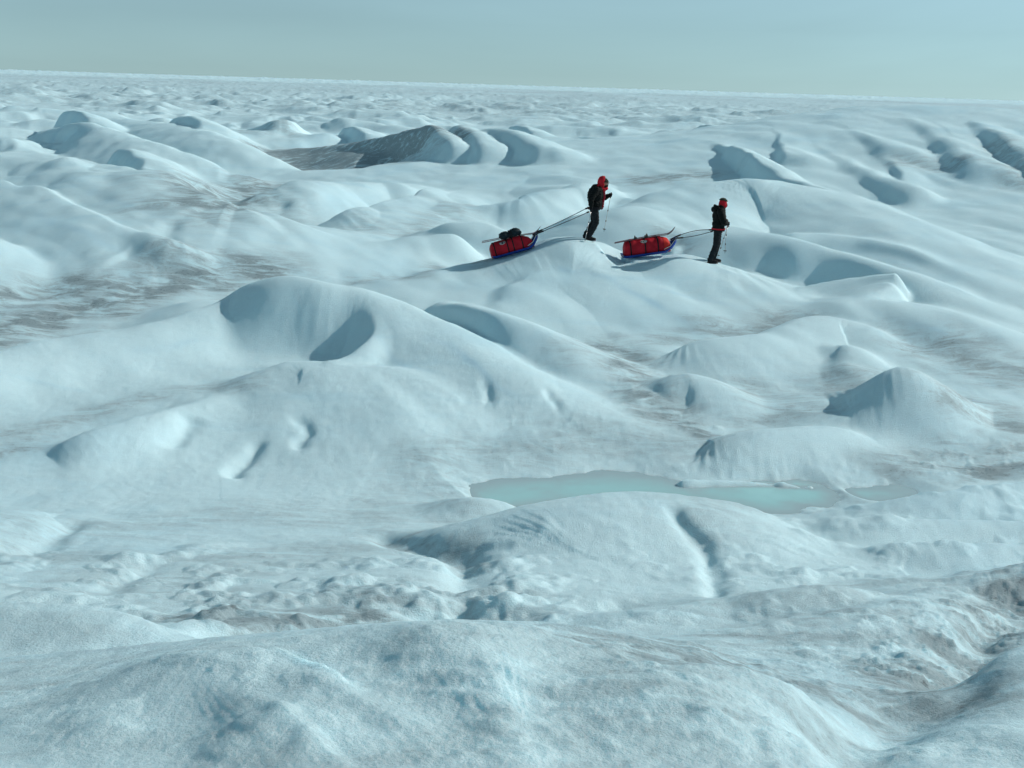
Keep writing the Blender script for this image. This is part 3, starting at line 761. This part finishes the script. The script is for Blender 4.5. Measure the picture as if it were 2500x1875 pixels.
def person(name, label, loc, J, style):
    root = thing(name, label, 'person', loc)
    hd = V(J['head'])
    # ---- body: one continuous figure
    b = bmesh.new()
    ell(b, J['pelvis'], (.11, .15, .11)); cap(b, J['pelvis'], .125, J['waist'], .12); cap(b, J['waist'], .12, J['chest'], .14)
    cap(b, V(J['chest'])+V(0, -.1, .06), .085, V(J['chest'])+V(0, .1, .06), .085); cap(b, J['chest'], .11, J['neck'], .06); cap(b, J['neck'], .056, hd+V(-.01, 0, -.06), .056)
    ell(b, hd+V(-.008, 0, .025), (.098, .078, .098)); ell(b, hd+V(.022, 0, -.055), (.068, .06, .062))
    chain(b, [(hd+V(.082, 0, .03), .010), (hd+V(.112, 0, -.018), .015)]); cap(b, hd+V(.078, -.028, .038), .013, hd+V(.078, .028, .038), .013)
    cap(b, hd+V(.082, -.02, -.062), .010, hd+V(.082, .02, -.062), .010)
    for s in (-1, 1):
        ell(b, hd+V(-.012, s*.078, 0), (.016, .012, .03))
        side = 'r' if s < 0 else 'l'
        chain(b, [(J['hip_'+side], .088), (J['knee_'+side], .058), (J['ankle_'+side], .042)])
        an = V(J['ankle_'+side]); chain(b, [(an+V(-.03, 0, -.055), .036), (an+V(.13, 0, -.065), .034), (an+V(.18, 0, -.068), .026)]); cap(b, an, .042, an+V(-.02, 0, -.05), .038)
        h = V(J['hand_'+side]); ax = V(J['rod_'+side]); wr = V(J['elbow_'+side])+(h-V(J['elbow_'+side]))*.78
        chain(b, [(J['shoulder_'+side], .062), (J['elbow_'+side], .045), (wr, .031), (h+(wr-h)*.35, .028)])
        grip_hand(b, h, ax, wr-h, .0085)
    skin('body', b, M['skin'], root, .0085, 2)
    for s in (-1, 1):
        e = bmesh.new(); ell(e, hd+V(.078, s*.03, .018), (.012, .012, .009)); obj('eye', e, M['eye'], root)
    # ---- trousers
    t = bmesh.new(); ell(t, V(J['pelvis']), (.145, .185, .14))
    for side in 'rl':
        k, a, h = V(J['knee_'+side]), V(J['ankle_'+side]), V(J['hip_'+side])
        chain(t, [(h, .118), (h+(k-h)*.5, .105), (k, .088), (k+(a-k)*.6, .080), (a+V(-.005, 0, .0), .078)])
    skin('trousers', t, M['trousers'], root, .012, 4, .035, 5)
    for side in 'rl':
        a = V(J['ankle_'+side]); bt = bmesh.new(); toe = J.get('toe', (1, 0))
        d = V(toe[0], toe[1], 0)
        chain(bt, [(a+V(0, 0, .04), .062), (a+V(-.012, 0, -.045), .058)]); chain(bt, [(a+V(-.03, 0, -.045), .052), (a+d*.10+V(0, 0, -.05), .050), (a+d*.17+V(0, 0, -.058), .042)])
        bo = skin('boot', bt, M['boot'], root, .01, 3)
        so = bmesh.new(); pts = [(-.085, .03), (-.04, .052), (.06, .05), (.15, .053), (.205, .03)]
        out = [a+d*x+V(0, y, 0) for x, y in pts]+[a+d*x+V(0, -y, 0) for x, y in pts[::-1]]
        loft(so, [[p+V(0, 0, -.1) for p in out], [p+V(0, 0, -.078) for p in out]]); obj('sole', so, M['rubber'], bo)
    # ---- jacket
    j = bmesh.new()
    for c, r, ry in style['torso']: ell(j, c, r, ry)
    for side in 'rl':
        h, e, s = V(J['hand_'+side]), V(J['elbow_'+side]), V(J['shoulder_'+side])
        chain(j, [(s, .105), (s+(e-s)*.5, .095), (e, .086), (e+(h-e)*.74, .062)])
    for a, ra, bb, rb in style.get('extra', []): cap(j, a, ra, bb, rb)
    jk = skin('jacket', j, M['jacket'], root, .012, 4, .045, 9)
    for side in 'rl':
        h, e = V(J['hand_'+side]), V(J['elbow_'+side]); wr = e+(h-e)*.78
        g = bmesh.new(); grip_hand(g, h, J['rod_'+side], wr-h, .0125, .028); cap(g, e+(h-e)*.70, .046, h+(wr-h)*.30, .036)
        skin('glove', g, M['glove'], root, .0065, 2)
    return root, jk, hd
def shell(name, c, r, keep, material, parent, ry=0.0, thick=.014, sub=3):
    """a fabric shell: the part of an ellipsoid that 'keep' accepts"""
    b = bmesh.new(); bmesh.ops.create_icosphere(b, subdivisions=sub, radius=1); Mx = Matrix.Rotation(ry, 3, 'Y')
    bmesh.ops.delete(b, geom=[v for v in b.verts if not keep(v.co)], context='VERTS')
    for v in b.verts:
        w = 1+.05*float(pn(v.co.x*3+v.co.y*2, v.co.z*3, 13))
        v.co = V(c)+Mx @ Vector((v.co.x*r[0]*w, v.co.y*r[1]*w, v.co.z*r[2]*w))
    o = obj(name, b, material, parent); s = o.modifiers.new('thickness', 'SOLIDIFY'); s.thickness = thick; s.offset = -1
    return o
def ring_band(name, c, rx, ry_, h, t, material, parent, tilt=0.0, n=28, a0=0, a1=360):
    b = bmesh.new(); full = a1-a0 >= 360; rings = []
    Mx = Matrix.Rotation(tilt, 3, 'Y')
    for k in range(n if full else n+1):
        a = math.radians(a0+(a1-a0)*k/n); d = Vector((math.cos(a), math.sin(a), 0))
        rings.append([V(c)+Mx @ Vector((d.x*(rx+o_), d.y*(ry_+o_), z)) for o_, z in ((0, -h/2), (t, -h/2), (t, h/2), (0, h/2))])
    if full: rings.append(rings[0])
    R_ = [[b.verts.new(p) for p in r] for r in (rings[:-1] if full else rings)]
    if full: R_.append(R_[0])
    for p, q in zip(R_[:-1], R_[1:]):
        for i_ in range(4): b.faces.new((p[i_], p[(i_+1) % 4], q[(i_+1) % 4], q[i_]))
    if not full: b.faces.new(R_[0]); b.faces.new(R_[-1][::-1])
    bmesh.ops.recalc_face_normals(b, faces=b.faces)
    return obj(name, b, material, parent, False)

def ground_at(px, py, y):
    p = at(px, py, y); return V(p[0], p[1], float(surf(p[0], p[1])[0]))

def trekking_pole(label, top, tip, group):
    """adjustable pole: top = end of the grip, tip = point, both in the world"""
    top, tip = V(top), V(tip); Lg = (tip-top).length; d = (tip-top)/Lg
    root = thing('trekking_pole', label, 'trekking pole', tip, group=group)
    o = -tip
    def P(s): return top+d*s+o
    b = bmesh.new(); tube(b, [P(.13), P(Lg*.45)], .0085); obj('upper_shaft', b, M['metal'], root)
    b = bmesh.new(); tube(b, [P(Lg*.45), P(Lg*.72)], .0075); obj('middle_shaft', b, M['metal'], root)
    b = bmesh.new(); tube(b, [P(Lg*.72), P(Lg-.05)], .0065); obj('lower_shaft', b, M['metal'], root)
    b = bmesh.new(); tube(b, [P(-.012), P(0), P(.03), P(.08), P(.13), P(.15)], [.012, .021, .017, .015, .016, .012]); obj('grip', b, M['rubber'], root)
    for s in (.45, .72):
        b = bmesh.new(); tube(b, [P(Lg*s-.022), P(Lg*s+.022)], .0125); obj('clamp', b, M['rubber'], root)
    b = bmesh.new(); tube(b, [P(Lg-.085), P(Lg-.078), P(Lg-.072), P(Lg-.066)], [.012, .046, .046, .012], 14); obj('basket', b, M['rubber'], root)
    b = bmesh.new(); tube(b, [P(Lg-.06), P(Lg)], [.007, .003]); obj('tip', b, M['rubber'], root)
    b = bmesh.new(); s_ = Vector((0, -1, 0)); tube(b, [P(.02)+s_*.015, P(.05)+s_*.05, P(.11)+s_*.055, P(.15)+s_*.03, P(.12)+s_*.015], .005, 6); obj('wrist_strap', b, M['strap'], root)
    return root

# ------------------------------------------------------------------ sleds and their loads
def sled_frame(rear, front):
    a, b = V(rear), V(front); c = (a+b)/2; x = (b-a).normalized()
    y = Vector((0, 0, 1)).cross(x).normalized(); z = x.cross(y)
    return Matrix(((x.x, y.x, z.x, c.x), (x.y, y.y, z.y, c.y), (x.z, y.z, z.z, c.z), (0, 0, 0, 1)))
def place(o, Mx): o.matrix_world = Mx; return o
def pulk(Mx, label, length, group):
    root = place(thing('pulk_sled', label, 'sled', (0, 0, 0), group=group), Mx)
    b = bmesh.new(); rings = []; n = 26
    for k in range(n+1):
        u = k/n; x = -length/2+length*u
        nose = max(0, (u-.74)/.26); tail = max(0, (.10-u)/.10)
        w = .245*(1-.72*nose**2.2)*(1-.10*tail); z0 = .24*nose**1.9+.03*tail**2; h = .075+.05*nose-.03*nose**4
        prof_ = [(-w-.025, z0+h), (-w-.005, z0+h*.55), (-w*.9, z0+.03), (-w*.78, z0+.004), (-w*.4, z0+.004), (-w*.3, z0-.006), (-w*.2, z0-.006), (-w*.1, z0+.006), (w*.1, z0+.006), (w*.2, z0-.006), (w*.3, z0-.006), (w*.4, z0+.004), (w*.78, z0+.004), (w*.9, z0+.03), (w+.005, z0+h*.55), (w+.025, z0+h)]
        rings.append([(x, y, z+.008) for y, z in prof_])
    loft(b, rings, False, False)
    b.faces.new([v for v in b.verts if abs(v.co.x+length/2) < 1e-5]); 
    h_ = obj('hull', b, M['blue'], root); s = h_.modifiers.new('thickness', 'SOLIDIFY'); s.thickness = .006; s.offset = 0
    for sy in (-1, 1):
        b = bmesh.new(); pts = []
        for k in range(13):
            u = k/12; nose = max(0, (u-.74)/.26); pts.append((-length/2+length*u, sy*(.272*(1-.72*nose**2.2)), .083+.24*nose**1.9+.05*nose))
        tube(b, pts, .009, 6); obj('rim', b, M['blue'], root)
        b = bmesh.new(); tube(b, [(length*.24, sy*.25, .13), (length*.36, sy*.235, .19), (length*.47, sy*.13, .33)], .008, 6); obj('lashing_cord', b, M['white'], root)
        b = bmesh.new(); tube(b, [(length*.42, sy*.12, .31), (length*.53, sy*.10, .37)], .020, 8); obj('tow_bracket', b, M['rubber'], root)
    return root
def bag_section(u, length, hgt, wid, front_drop):
    x = -length/2+length*u
    e = min(u, 1-u); end = 1-(max(0, .09-e)/.09)**2.2*.42
    drop = front_drop*max(0, (u-.72)/.28)**1.3
    h = hgt*end*(1-drop); w = wid*end*(1-.25*drop); pts = []
    for q in range(28):
        a = 2*math.pi*q/28; ca, sa = math.cos(a), math.sin(a)
        yy = math.copysign(abs(ca)**.62, ca)*w/2; zz = math.copysign(abs(sa)**.62, sa)*h/2
        bulge = 1+.07*float(pn(u*8+3, a*1.1+length*7, 7))+.035*float(pn(u*21+3, a*2.6+length*3, 9))
        pts.append(Vector((x, yy*bulge, (zz+h/2)*bulge*(1-.02*math.sin(u*22)))))
    return pts
def duffel(Mx, label, length, hgt, wid, drop, straps, emblem_u, group, bright_end):
    root = place(thing('duffel_bag', label, 'duffel bag', (0, 0, 0), group=group), Mx)
    sec = lambda u: bag_section(u, length, hgt, wid, drop)
    lift = Vector((0, 0, .022))
    b = bmesh.new(); us = [0, .012, .03, .06, .10]+[.10+.8*k/26 for k in range(1, 27)]+[.94, .97, .988, 1]
    loft(b, [[p+lift for p in sec(u)] for u in us]); body = obj('bag_body', b, M['bag'], root)
    for u in straps:
        b = bmesh.new(); rings = []
        for du, off in ((-.013, -.004), (-.013, .010), (.013, .010), (.013, -.004)):
            s = sec(u+du); c = sum(s, Vector())/len(s); rings.append([p+(p-c).normalized()*off+lift for p in s])
        loft(b, rings+[rings[0]], False); st = obj('strap', b, M['strap'], root, False)
        s = sec(u); b = bmesh.new(); p = s[5]+lift
        bmesh.ops.create_cube(b, size=1, matrix=Matrix.Translation(p+Vector((0, -.0, .012))) @ Matrix.Diagonal((.05, .06, .022, 1))); obj('buckle', b, M['rubber'], st, False)
    if bright_end:
        b = bmesh.new(); rings = []
        for u, off in ((.84, .006), (.88, .010), (.93, .012), (.975, .010)):
            s = sec(u); c = sum(s, Vector())/len(s); rings.append([p+(p-c).normalized()*off+lift for p in s])
        loft(b, rings, False); obj('end_flap', b, M['flap'], root)
        b = bmesh.new(); rings = []
        for u, off in ((.972, .004), (.972, .016), (.995, .016), (.995, .004)):
            s = sec(u); c = sum(s, Vector())/len(s); rings.append([p+(p-c).normalized()*off+lift for p in s])
        loft(b, rings+[rings[0]], False); obj('white_trim', b, M['white'], root)
    # oval printed emblem on the near upper side
    def on_skin(u, a, off):
        s = sec(u); k = a/(2*math.pi)*28; i0 = int(math.floor(k)); f = k-i0
        p = s[i0 % 28].lerp(s[(i0+1) % 28], f); c = sum(s, Vector())/len(s)
        return p+(p-c).normalized()*off+lift
    a0 = math.radians(180+42)-math.radians(90)  # upper near side
    a0 = math.radians(138)
    def oval(name, ru, ra, off, m_, par, inner=0.0):
        b = bmesh.new(); n = 20; ring = []
        for k in range(n):
            t = 2*math.pi*k/n; ring.append(b.verts.new(on_skin(emblem_u+ru*math.cos(t), a0+ra*math.sin(t), off)))
        if inner:
            r2 = [b.verts.new(on_skin(emblem_u+ru*inner*math.cos(2*math.pi*k/n), a0+ra*inner*math.sin(2*math.pi*k/n), off)) for k in range(n)]
            for k in range(n): b.faces.new((ring[k], ring[(k+1) % n], r2[(k+1) % n], r2[k]))
        else:
            c = b.verts.new(on_skin(emblem_u, a0, off))
            for k in range(n): b.faces.new((ring[k], ring[(k+1) % n], c))
        return obj(name, b, m_, par)
    pt = oval('emblem_patch', .075, .28, .010, M['patch'], root)
    oval('emblem_ring', .066, .24, .013, M['grey'], pt, .75)
    oval('emblem_mark', .026, .16, .014, M['rubber'], pt)
    for sgn in (-1, 1):
        b = bmesh.new(); vs = [b.verts.new(on_skin(emblem_u+sgn*du, a0+da*.8, .014)) for du, da in ((.034, .05), (.07, .12), (.07, -.04), (.034, -.10))]
        b.faces.new(vs if sgn > 0 else vs[::-1]); obj('emblem_mark', b, M['rubber'], pt, False)
    return root
def ski(Mx, label, length, group, tilt_in=0.0):
    root = place(thing('ski', label, 'ski', (0, 0, 0), group=group), Mx)
    b = bmesh.new(); rings = []; n = 30
    for k in range(n+1):
        u = k/n; x = -length/2+length*u; tip = max(0, (u-.86)/.14)
        w = (.034+.012*abs(2*u-1)**2)*(1-.75*tip**3); z = .15*tip**1.8+.012*math.sin(math.pi*min(1, u/.86)); t = .012-.006*abs(2*u-1)
        rings.append([(x, -w, z), (x, w, z), (x, w, z+t), (x, -w, z+t)])
    loft(b, rings); sb = obj('ski_board', b, M['ski'], root, False)
    b = bmesh.new(); bmesh.ops.create_cube(b, size=1, matrix=Matrix.Translation((.03, 0, .035)) @ Matrix.Diagonal((.09, .07, .04, 1)))
    bmesh.ops.create_cube(b, size=1, matrix=Matrix.Translation((.05, 0, .065)) @ Matrix.Diagonal((.03, .085, .05, 1))); bmesh.ops.bevel(b, geom=b.edges[:], offset=.006, segments=1); obj('toe_binding', b, M['rubber'], root, False)
    b = bmesh.new(); bmesh.ops.create_cube(b, size=1, matrix=Matrix.Translation((-.27, 0, .032)) @ Matrix.Diagonal((.07, .06, .035, 1)))
    bmesh.ops.create_cube(b, size=1, matrix=Matrix.Translation((-.28, 0, .07)) @ Matrix.Diagonal((.02, .05, .05, 1))); bmesh.ops.bevel(b, geom=b.edges[:], offset=.005, segments=1); obj('heel_binding', b, M['rubber'], root, False)
    return root
def rope(label, pts, r, group, sag=0.0, ends=True):
    pts = [V(p) for p in pts]
    if len(pts) == 2:
        a, b_ = pts; pts = [a.lerp(b_, k/10)-Vector((0, 0, 4*sag*(k/10)*(1-k/10))) for k in range(11)]
    o0 = pts[0].copy(); root = thing('tow_line', label, 'tow line', o0, group=group)
    b = bmesh.new(); tube(b, [p-o0 for p in pts], r, 7); obj('cord', b, M['rope'], root)
    d = (pts[1]-pts[0]).normalized(); b = bmesh.new(); tube(b, [pts[0]-o0-d*.03, pts[0]-o0+d*.16], r*2.1, 8); obj('sleeve', b, M['rubber'], root)
    d = (pts[-2]-pts[-1]).normalized(); b = bmesh.new(); tube(b, [pts[-1]-o0-d*.01, pts[-1]-o0+d*.06], r*2.0, 8); obj('clip', b, M['rubber'], root)
    return root

# ------------------------------------------------------------------ the two travellers
P1 = ground_at(1437, 583, 30.6); P2 = ground_at(1741, 642, 29.7)
P1.z -= .012; P2.z -= .012
J1 = dict(head=(.36, 0, 1.575), neck=(.24, 0, 1.46), chest=(.15, 0, 1.30), waist=(.13, 0, 1.08), pelvis=(.12, 0, .92),
 hip_r=(.12, -.10, .88), knee_r=(.18, -.12, .50), ankle_r=(-.01, -.12, .10), hip_l=(.12, .10, .88), knee_l=(.13, .12, .50), ankle_l=(-.08, .13, .10),
 shoulder_r=(.13, -.20, 1.40), elbow_r=(-.01, -.29, 1.14), hand_r=(.02, -.29, .90), rod_r=(-.12, -.08, -1),
 shoulder_l=(.17, .20, 1.40), elbow_l=(.34, .28, 1.13), hand_l=(.575, .21, 1.24), rod_l=(-.13, .10, -1))
r1, jk1, h1 = person('person', 'leaning traveller in black jacket with red hood, trekking pole raised ahead', P1, J1, dict(
 torso=[((.13, 0, 1.25), (.235, .235, .27), R(10)), ((.17, 0, 1.40), (.19, .23, .15), R(20)), ((.15, 0, 1.02), (.205, .215, .20), 0), ((.17, 0, .90), (.185, .20, .09), R(-8))]))
shell('red_hood', h1+V(-.03, 0, .015), (.165, .145, .185), lambda c: c.x < .28+.25*c.z and c.z > -.75, M['red'], jk1, R(-8))
b = bmesh.new(); cap(b, (.17, -.08, 1.47), .075, (.17, .08, 1.47), .075); cap(b, (.27, -.07, 1.46), .07, (.27, .07, 1.46), .07); cap(b, (.36, -.05, 1.40), .055, (.36, .05, 1.40), .055); cap(b, (.42, -.03, 1.43), .05, (.42, .03, 1.43), .05)
skin('red_collar', b, M['red'], jk1, .012, 3, .03, 3)
b = bmesh.new(); chain(b, [((.35, -.02, 1.36), .05), ((.375, -.02, 1.22), .035), ((.345, -.02, 1.04), .04), ((.325, -.02, .90), .045)])
skin('red_placket', b, M['darkred'], jk1, .012, 3, .03, 4)
shell('dark_cap', h1+V(.0, 0, .028), (.118, .100, .112), lambda c: c.z > -.05, M['cap'], r1)
b = bmesh.new(); loft(b, [[h1+V(.105+.05*math.cos(a)-.02, .07*math.sin(a), .032+z-.012*math.cos(a)) for a in [math.radians(-100+200*k/10) for k in range(11)]] for z in (0, .008)]); obj('cap_brim', b, M['cap'], r1, False)
b = bmesh.new(); ell(b, h1+V(.040, 0, -.075), (.072, .068, .055)); ell(b, h1+V(.085, 0, -.05), (.03, .04, .03)); skin('beard', b, M['beard'], r1, .008, 2)
ring_band('hip_harness', (.14, 0, .895), .20, .215, .05, .012, M['strap'], r1, R(-4))

J2 = dict(head=(.14, 0, 1.60), neck=(.095, 0, 1.47), chest=(.065, 0, 1.31), waist=(.06, 0, 1.10), pelvis=(.06, 0, .94),
 hip_r=(.05, -.10, .90), knee_r=(.02, -.115, .50), ankle_r=(-.10, -.12, .10), hip_l=(.07, .10, .90), knee_l=(.10, .115, .50), ankle_l=(.03, .13, .10),
 shoulder_r=(.06, -.21, 1.41), elbow_r=(.15, -.30, 1.14), hand_r=(.31, -.10, 1.06), rod_r=(-.22, -.06, -1),
 shoulder_l=(.07, .21, 1.41), elbow_l=(.19, .29, 1.13), hand_l=(.30, .06, 1.10), rod_l=(.05, .05, -1))
r2, jk2, h2 = person('person', 'upright traveller in black jacket and red face cover, hands folded at waist', P2, J2, dict(
 torso=[((.06, 0, 1.27), (.19, .235, .24), 0), ((.06, 0, 1.40), (.165, .225, .13), 0), ((.07, 0, 1.06), (.185, .215, .19), 0), ((.07, 0, .965), (.175, .20, .08), 0)],
 extra=[((.22, -.20, 1.10), .075, (.27, .16, 1.12), .075)]))
b = bmesh.new(); chain(b, [((-.07, -.10, 1.45), .065), ((-.10, 0, 1.43), .075), ((-.07, .10, 1.45), .065)]); chain(b, [((.0, -.12, 1.49), .05), ((-.06, -.05, 1.52), .05), ((-.06, .05, 1.52), .05), ((.0, .12, 1.49), .05)])
skin('lowered_hood', b, M['jacket'], jk2, .012, 3, .04, 6)
b = bmesh.new(); chain(b, [((.10, -.05, 1.50), .085), ((.10, .05, 1.50), .085)]); cap(b, (.15, 0, 1.47), .07, (.16, 0, 1.52), .075); skin('black_collar', b, M['buff'], jk2, .012, 3, .02, 8)
shell('red_face_cover', h2+V(.005, 0, -.01), (.122, .104, .142), lambda c: c.x < .78 or c.z < -.15, M['red'], r2)
shell('dark_cap', h2+V(-.004, 0, .03), (.130, .112, .122), lambda c: c.z > .32-.22*c.x, M['cap'], r2)
b = bmesh.new(); ell(b, h2+V(.088, 0, -.055), (.04, .055, .045)); skin('neck_tube', b, M['buff'], r2, .008, 2)
ring_band('hip_belt', (.07, 0, .925), .172, .205, .03, .014, M['red'], r2, 0)
ring_band('hip_harness', (.065, 0, .885), .165, .20, .03, .012, M['strap'], r2, 0)

G = 'trekking poles of the two travellers'
def W(root, p): return V(root.location)+V(p)
def along(h, rod, up, down, root):
    d = V(rod).normalized(); return W(root, V(h)-d*up), W(root, V(h)+d*down)
def to_point(root, hand, px_off, up=.06):
    h = V(hand); t = V(px_off); d = (t-h).normalized(); return W(root, h-d*up), W(root, t)
g1 = W(r1, (-.125, -.40, 0)); g1.z = float(surf(g1.x, g1.y)[0])
top, tip = to_point(r1, J1['hand_r'], tuple(g1-V(r1.location)))
trekking_pole('trekking pole planted beside the leaning traveller\'s heel', top, tip, G)
top, tip = to_point(r1, J1['hand_l'], (.44, .33, .20))
trekking_pole('trekking pole held out ahead of the leaning traveller', top, tip, G)
top, tip = to_point(r2, J2['hand_r'], (.075, -.18, .16))
trekking_pole('trekking pole slanting back across the upright traveller\'s legs', top, tip, G)
top, tip = to_point(r2, J2['hand_l'], (.325, .14, .24))
trekking_pole('trekking pole hanging in front of the upright traveller', top, tip, G)

# ------------------------------------------------------------------ the two loaded sleds
def frame_px(a, b, ya, yb):
    p, q = ground_at(*a, ya), ground_at(*b, yb); 
    # rest the runners on the highest ground under the hull
    n = 12; lift = 0.0
    yv = Vector((0, 0, 1)).cross((q-p)).normalized()
    for k in range(n+1):
        for s in (-.2, 0, .2):
            w = p.lerp(q, .04+.72*k/n)+yv*s; lift = max(lift, float(surf(w.x, w.y)[0])-w.z)
    lift = min(lift, .12)
    p = p+V(0, 0, lift-.01); q = q+V(0, 0, lift-.01)
    return sled_frame(p, q), (q-p).length
F1, L1_ = frame_px((1203, 631), (1318, 594), 30.15, 30.35)
F2, L2_ = frame_px((1519, 637), (1652, 613), 30.0, 30.15)
GS, GB, GK = 'blue pulk sleds', 'red duffel bags', 'skis strapped on the loads'
pulk(F1, 'blue plastic sled tilted up the slope under the bag with the dark sack', L1_, GS)
pulk(F2, 'blue plastic sled lying level behind the upright traveller', L2_, GS)
T = Matrix.Translation
duffel(F1 @ T((-.09, 0, .0)), 'dull red duffel bag on the tilted sled, dark sack on top', 1.22, .40, .46, .38, (.10, .40, .53, .74), .30, GB, False)
duffel(F2 @ T((-.06, 0, .0)), 'bright red duffel bag with white emblem and orange-red front end on the level sled', 1.30, .44, .47, .22, (.13, .44, .71), .42, GB, True)
# dark sack on the first load
sk = place(thing('stuff_sack', 'dark round stuff sack strapped on top of the red bag', 'stuff sack', (0, 0, 0)), F1 @ T((-.06, 0, .43)))
b = bmesh.new(); ell(b, (-.15, 0, .105), (.165, .17, .115)); ell(b, (.13, 0, .115), (.19, .18, .125)); ell(b, (.0, 0, .09), (.16, .15, .09)); ell(b, (.25, 0, .07), (.10, .12, .07))
skin('sack_body', b, M['sack'], sk, .012, 5, .05, 21)
for x in (-.005, .04):
    b = bmesh.new(); rings = []
    for dx, o in ((-.014, 0), (-.014, .008), (.014, .008), (.014, 0)):
        rings.append([(x+dx, math.cos(a)*(.162+o), .098+math.sin(a)*(.102+o)) for a in [2*math.pi*k/24 for k in range(24)]])
    loft(b, rings+[rings[0]], False); obj('strap', b, M['strap'], sk, False)
def put_ski(F, x, y, z, pitch, yaw, label, ln):
    ski(F @ T((x, y, z)) @ Matrix.Rotation(-pitch, 4, 'Y') @ Matrix.Rotation(yaw, 4, 'Z'), label, ln, GK)
put_ski(F1, -.04, -.075, .435, R(-6), R(1.5), 'nearer ski on the load with the dark sack', 1.66)
put_ski(F1, -.01, .07, .437, R(-6), R(-1.5), 'farther ski on the load with the dark sack', 1.66)
put_ski(F2, -.10, -.07, .470, R(1.0), R(2), 'nearer ski on the load with the white emblem', 1.70)
put_ski(F2, -.06, .08, .472, R(2.0), R(-2), 'farther ski on the load with the white emblem', 1.70)

GT = 'tow lines from sled to traveller'
def on(F, p): return F @ V(p)
rope('nearer tow line climbing to the leaning traveller', [on(F1, (L1_*.52, -.11, .365)), W(r1, (-.045, -.20, .80))], .011, GT, .015)
rope('farther tow line climbing to the leaning traveller', [on(F1, (L1_*.52, .11, .365)), W(r1, (-.07, .12, .87))], .011, GT, .015)
rope('nearer tow line running to the upright traveller', [on(F2, (L2_*.52, -.11, .36)), W(r2, (-.105, -.12, .865))], .010, GT, .03)
rope('farther tow line running to the upright traveller', [on(F2, (L2_*.52, .11, .365)), W(r2, (-.11, .10, .875))], .010, GT, -.06)
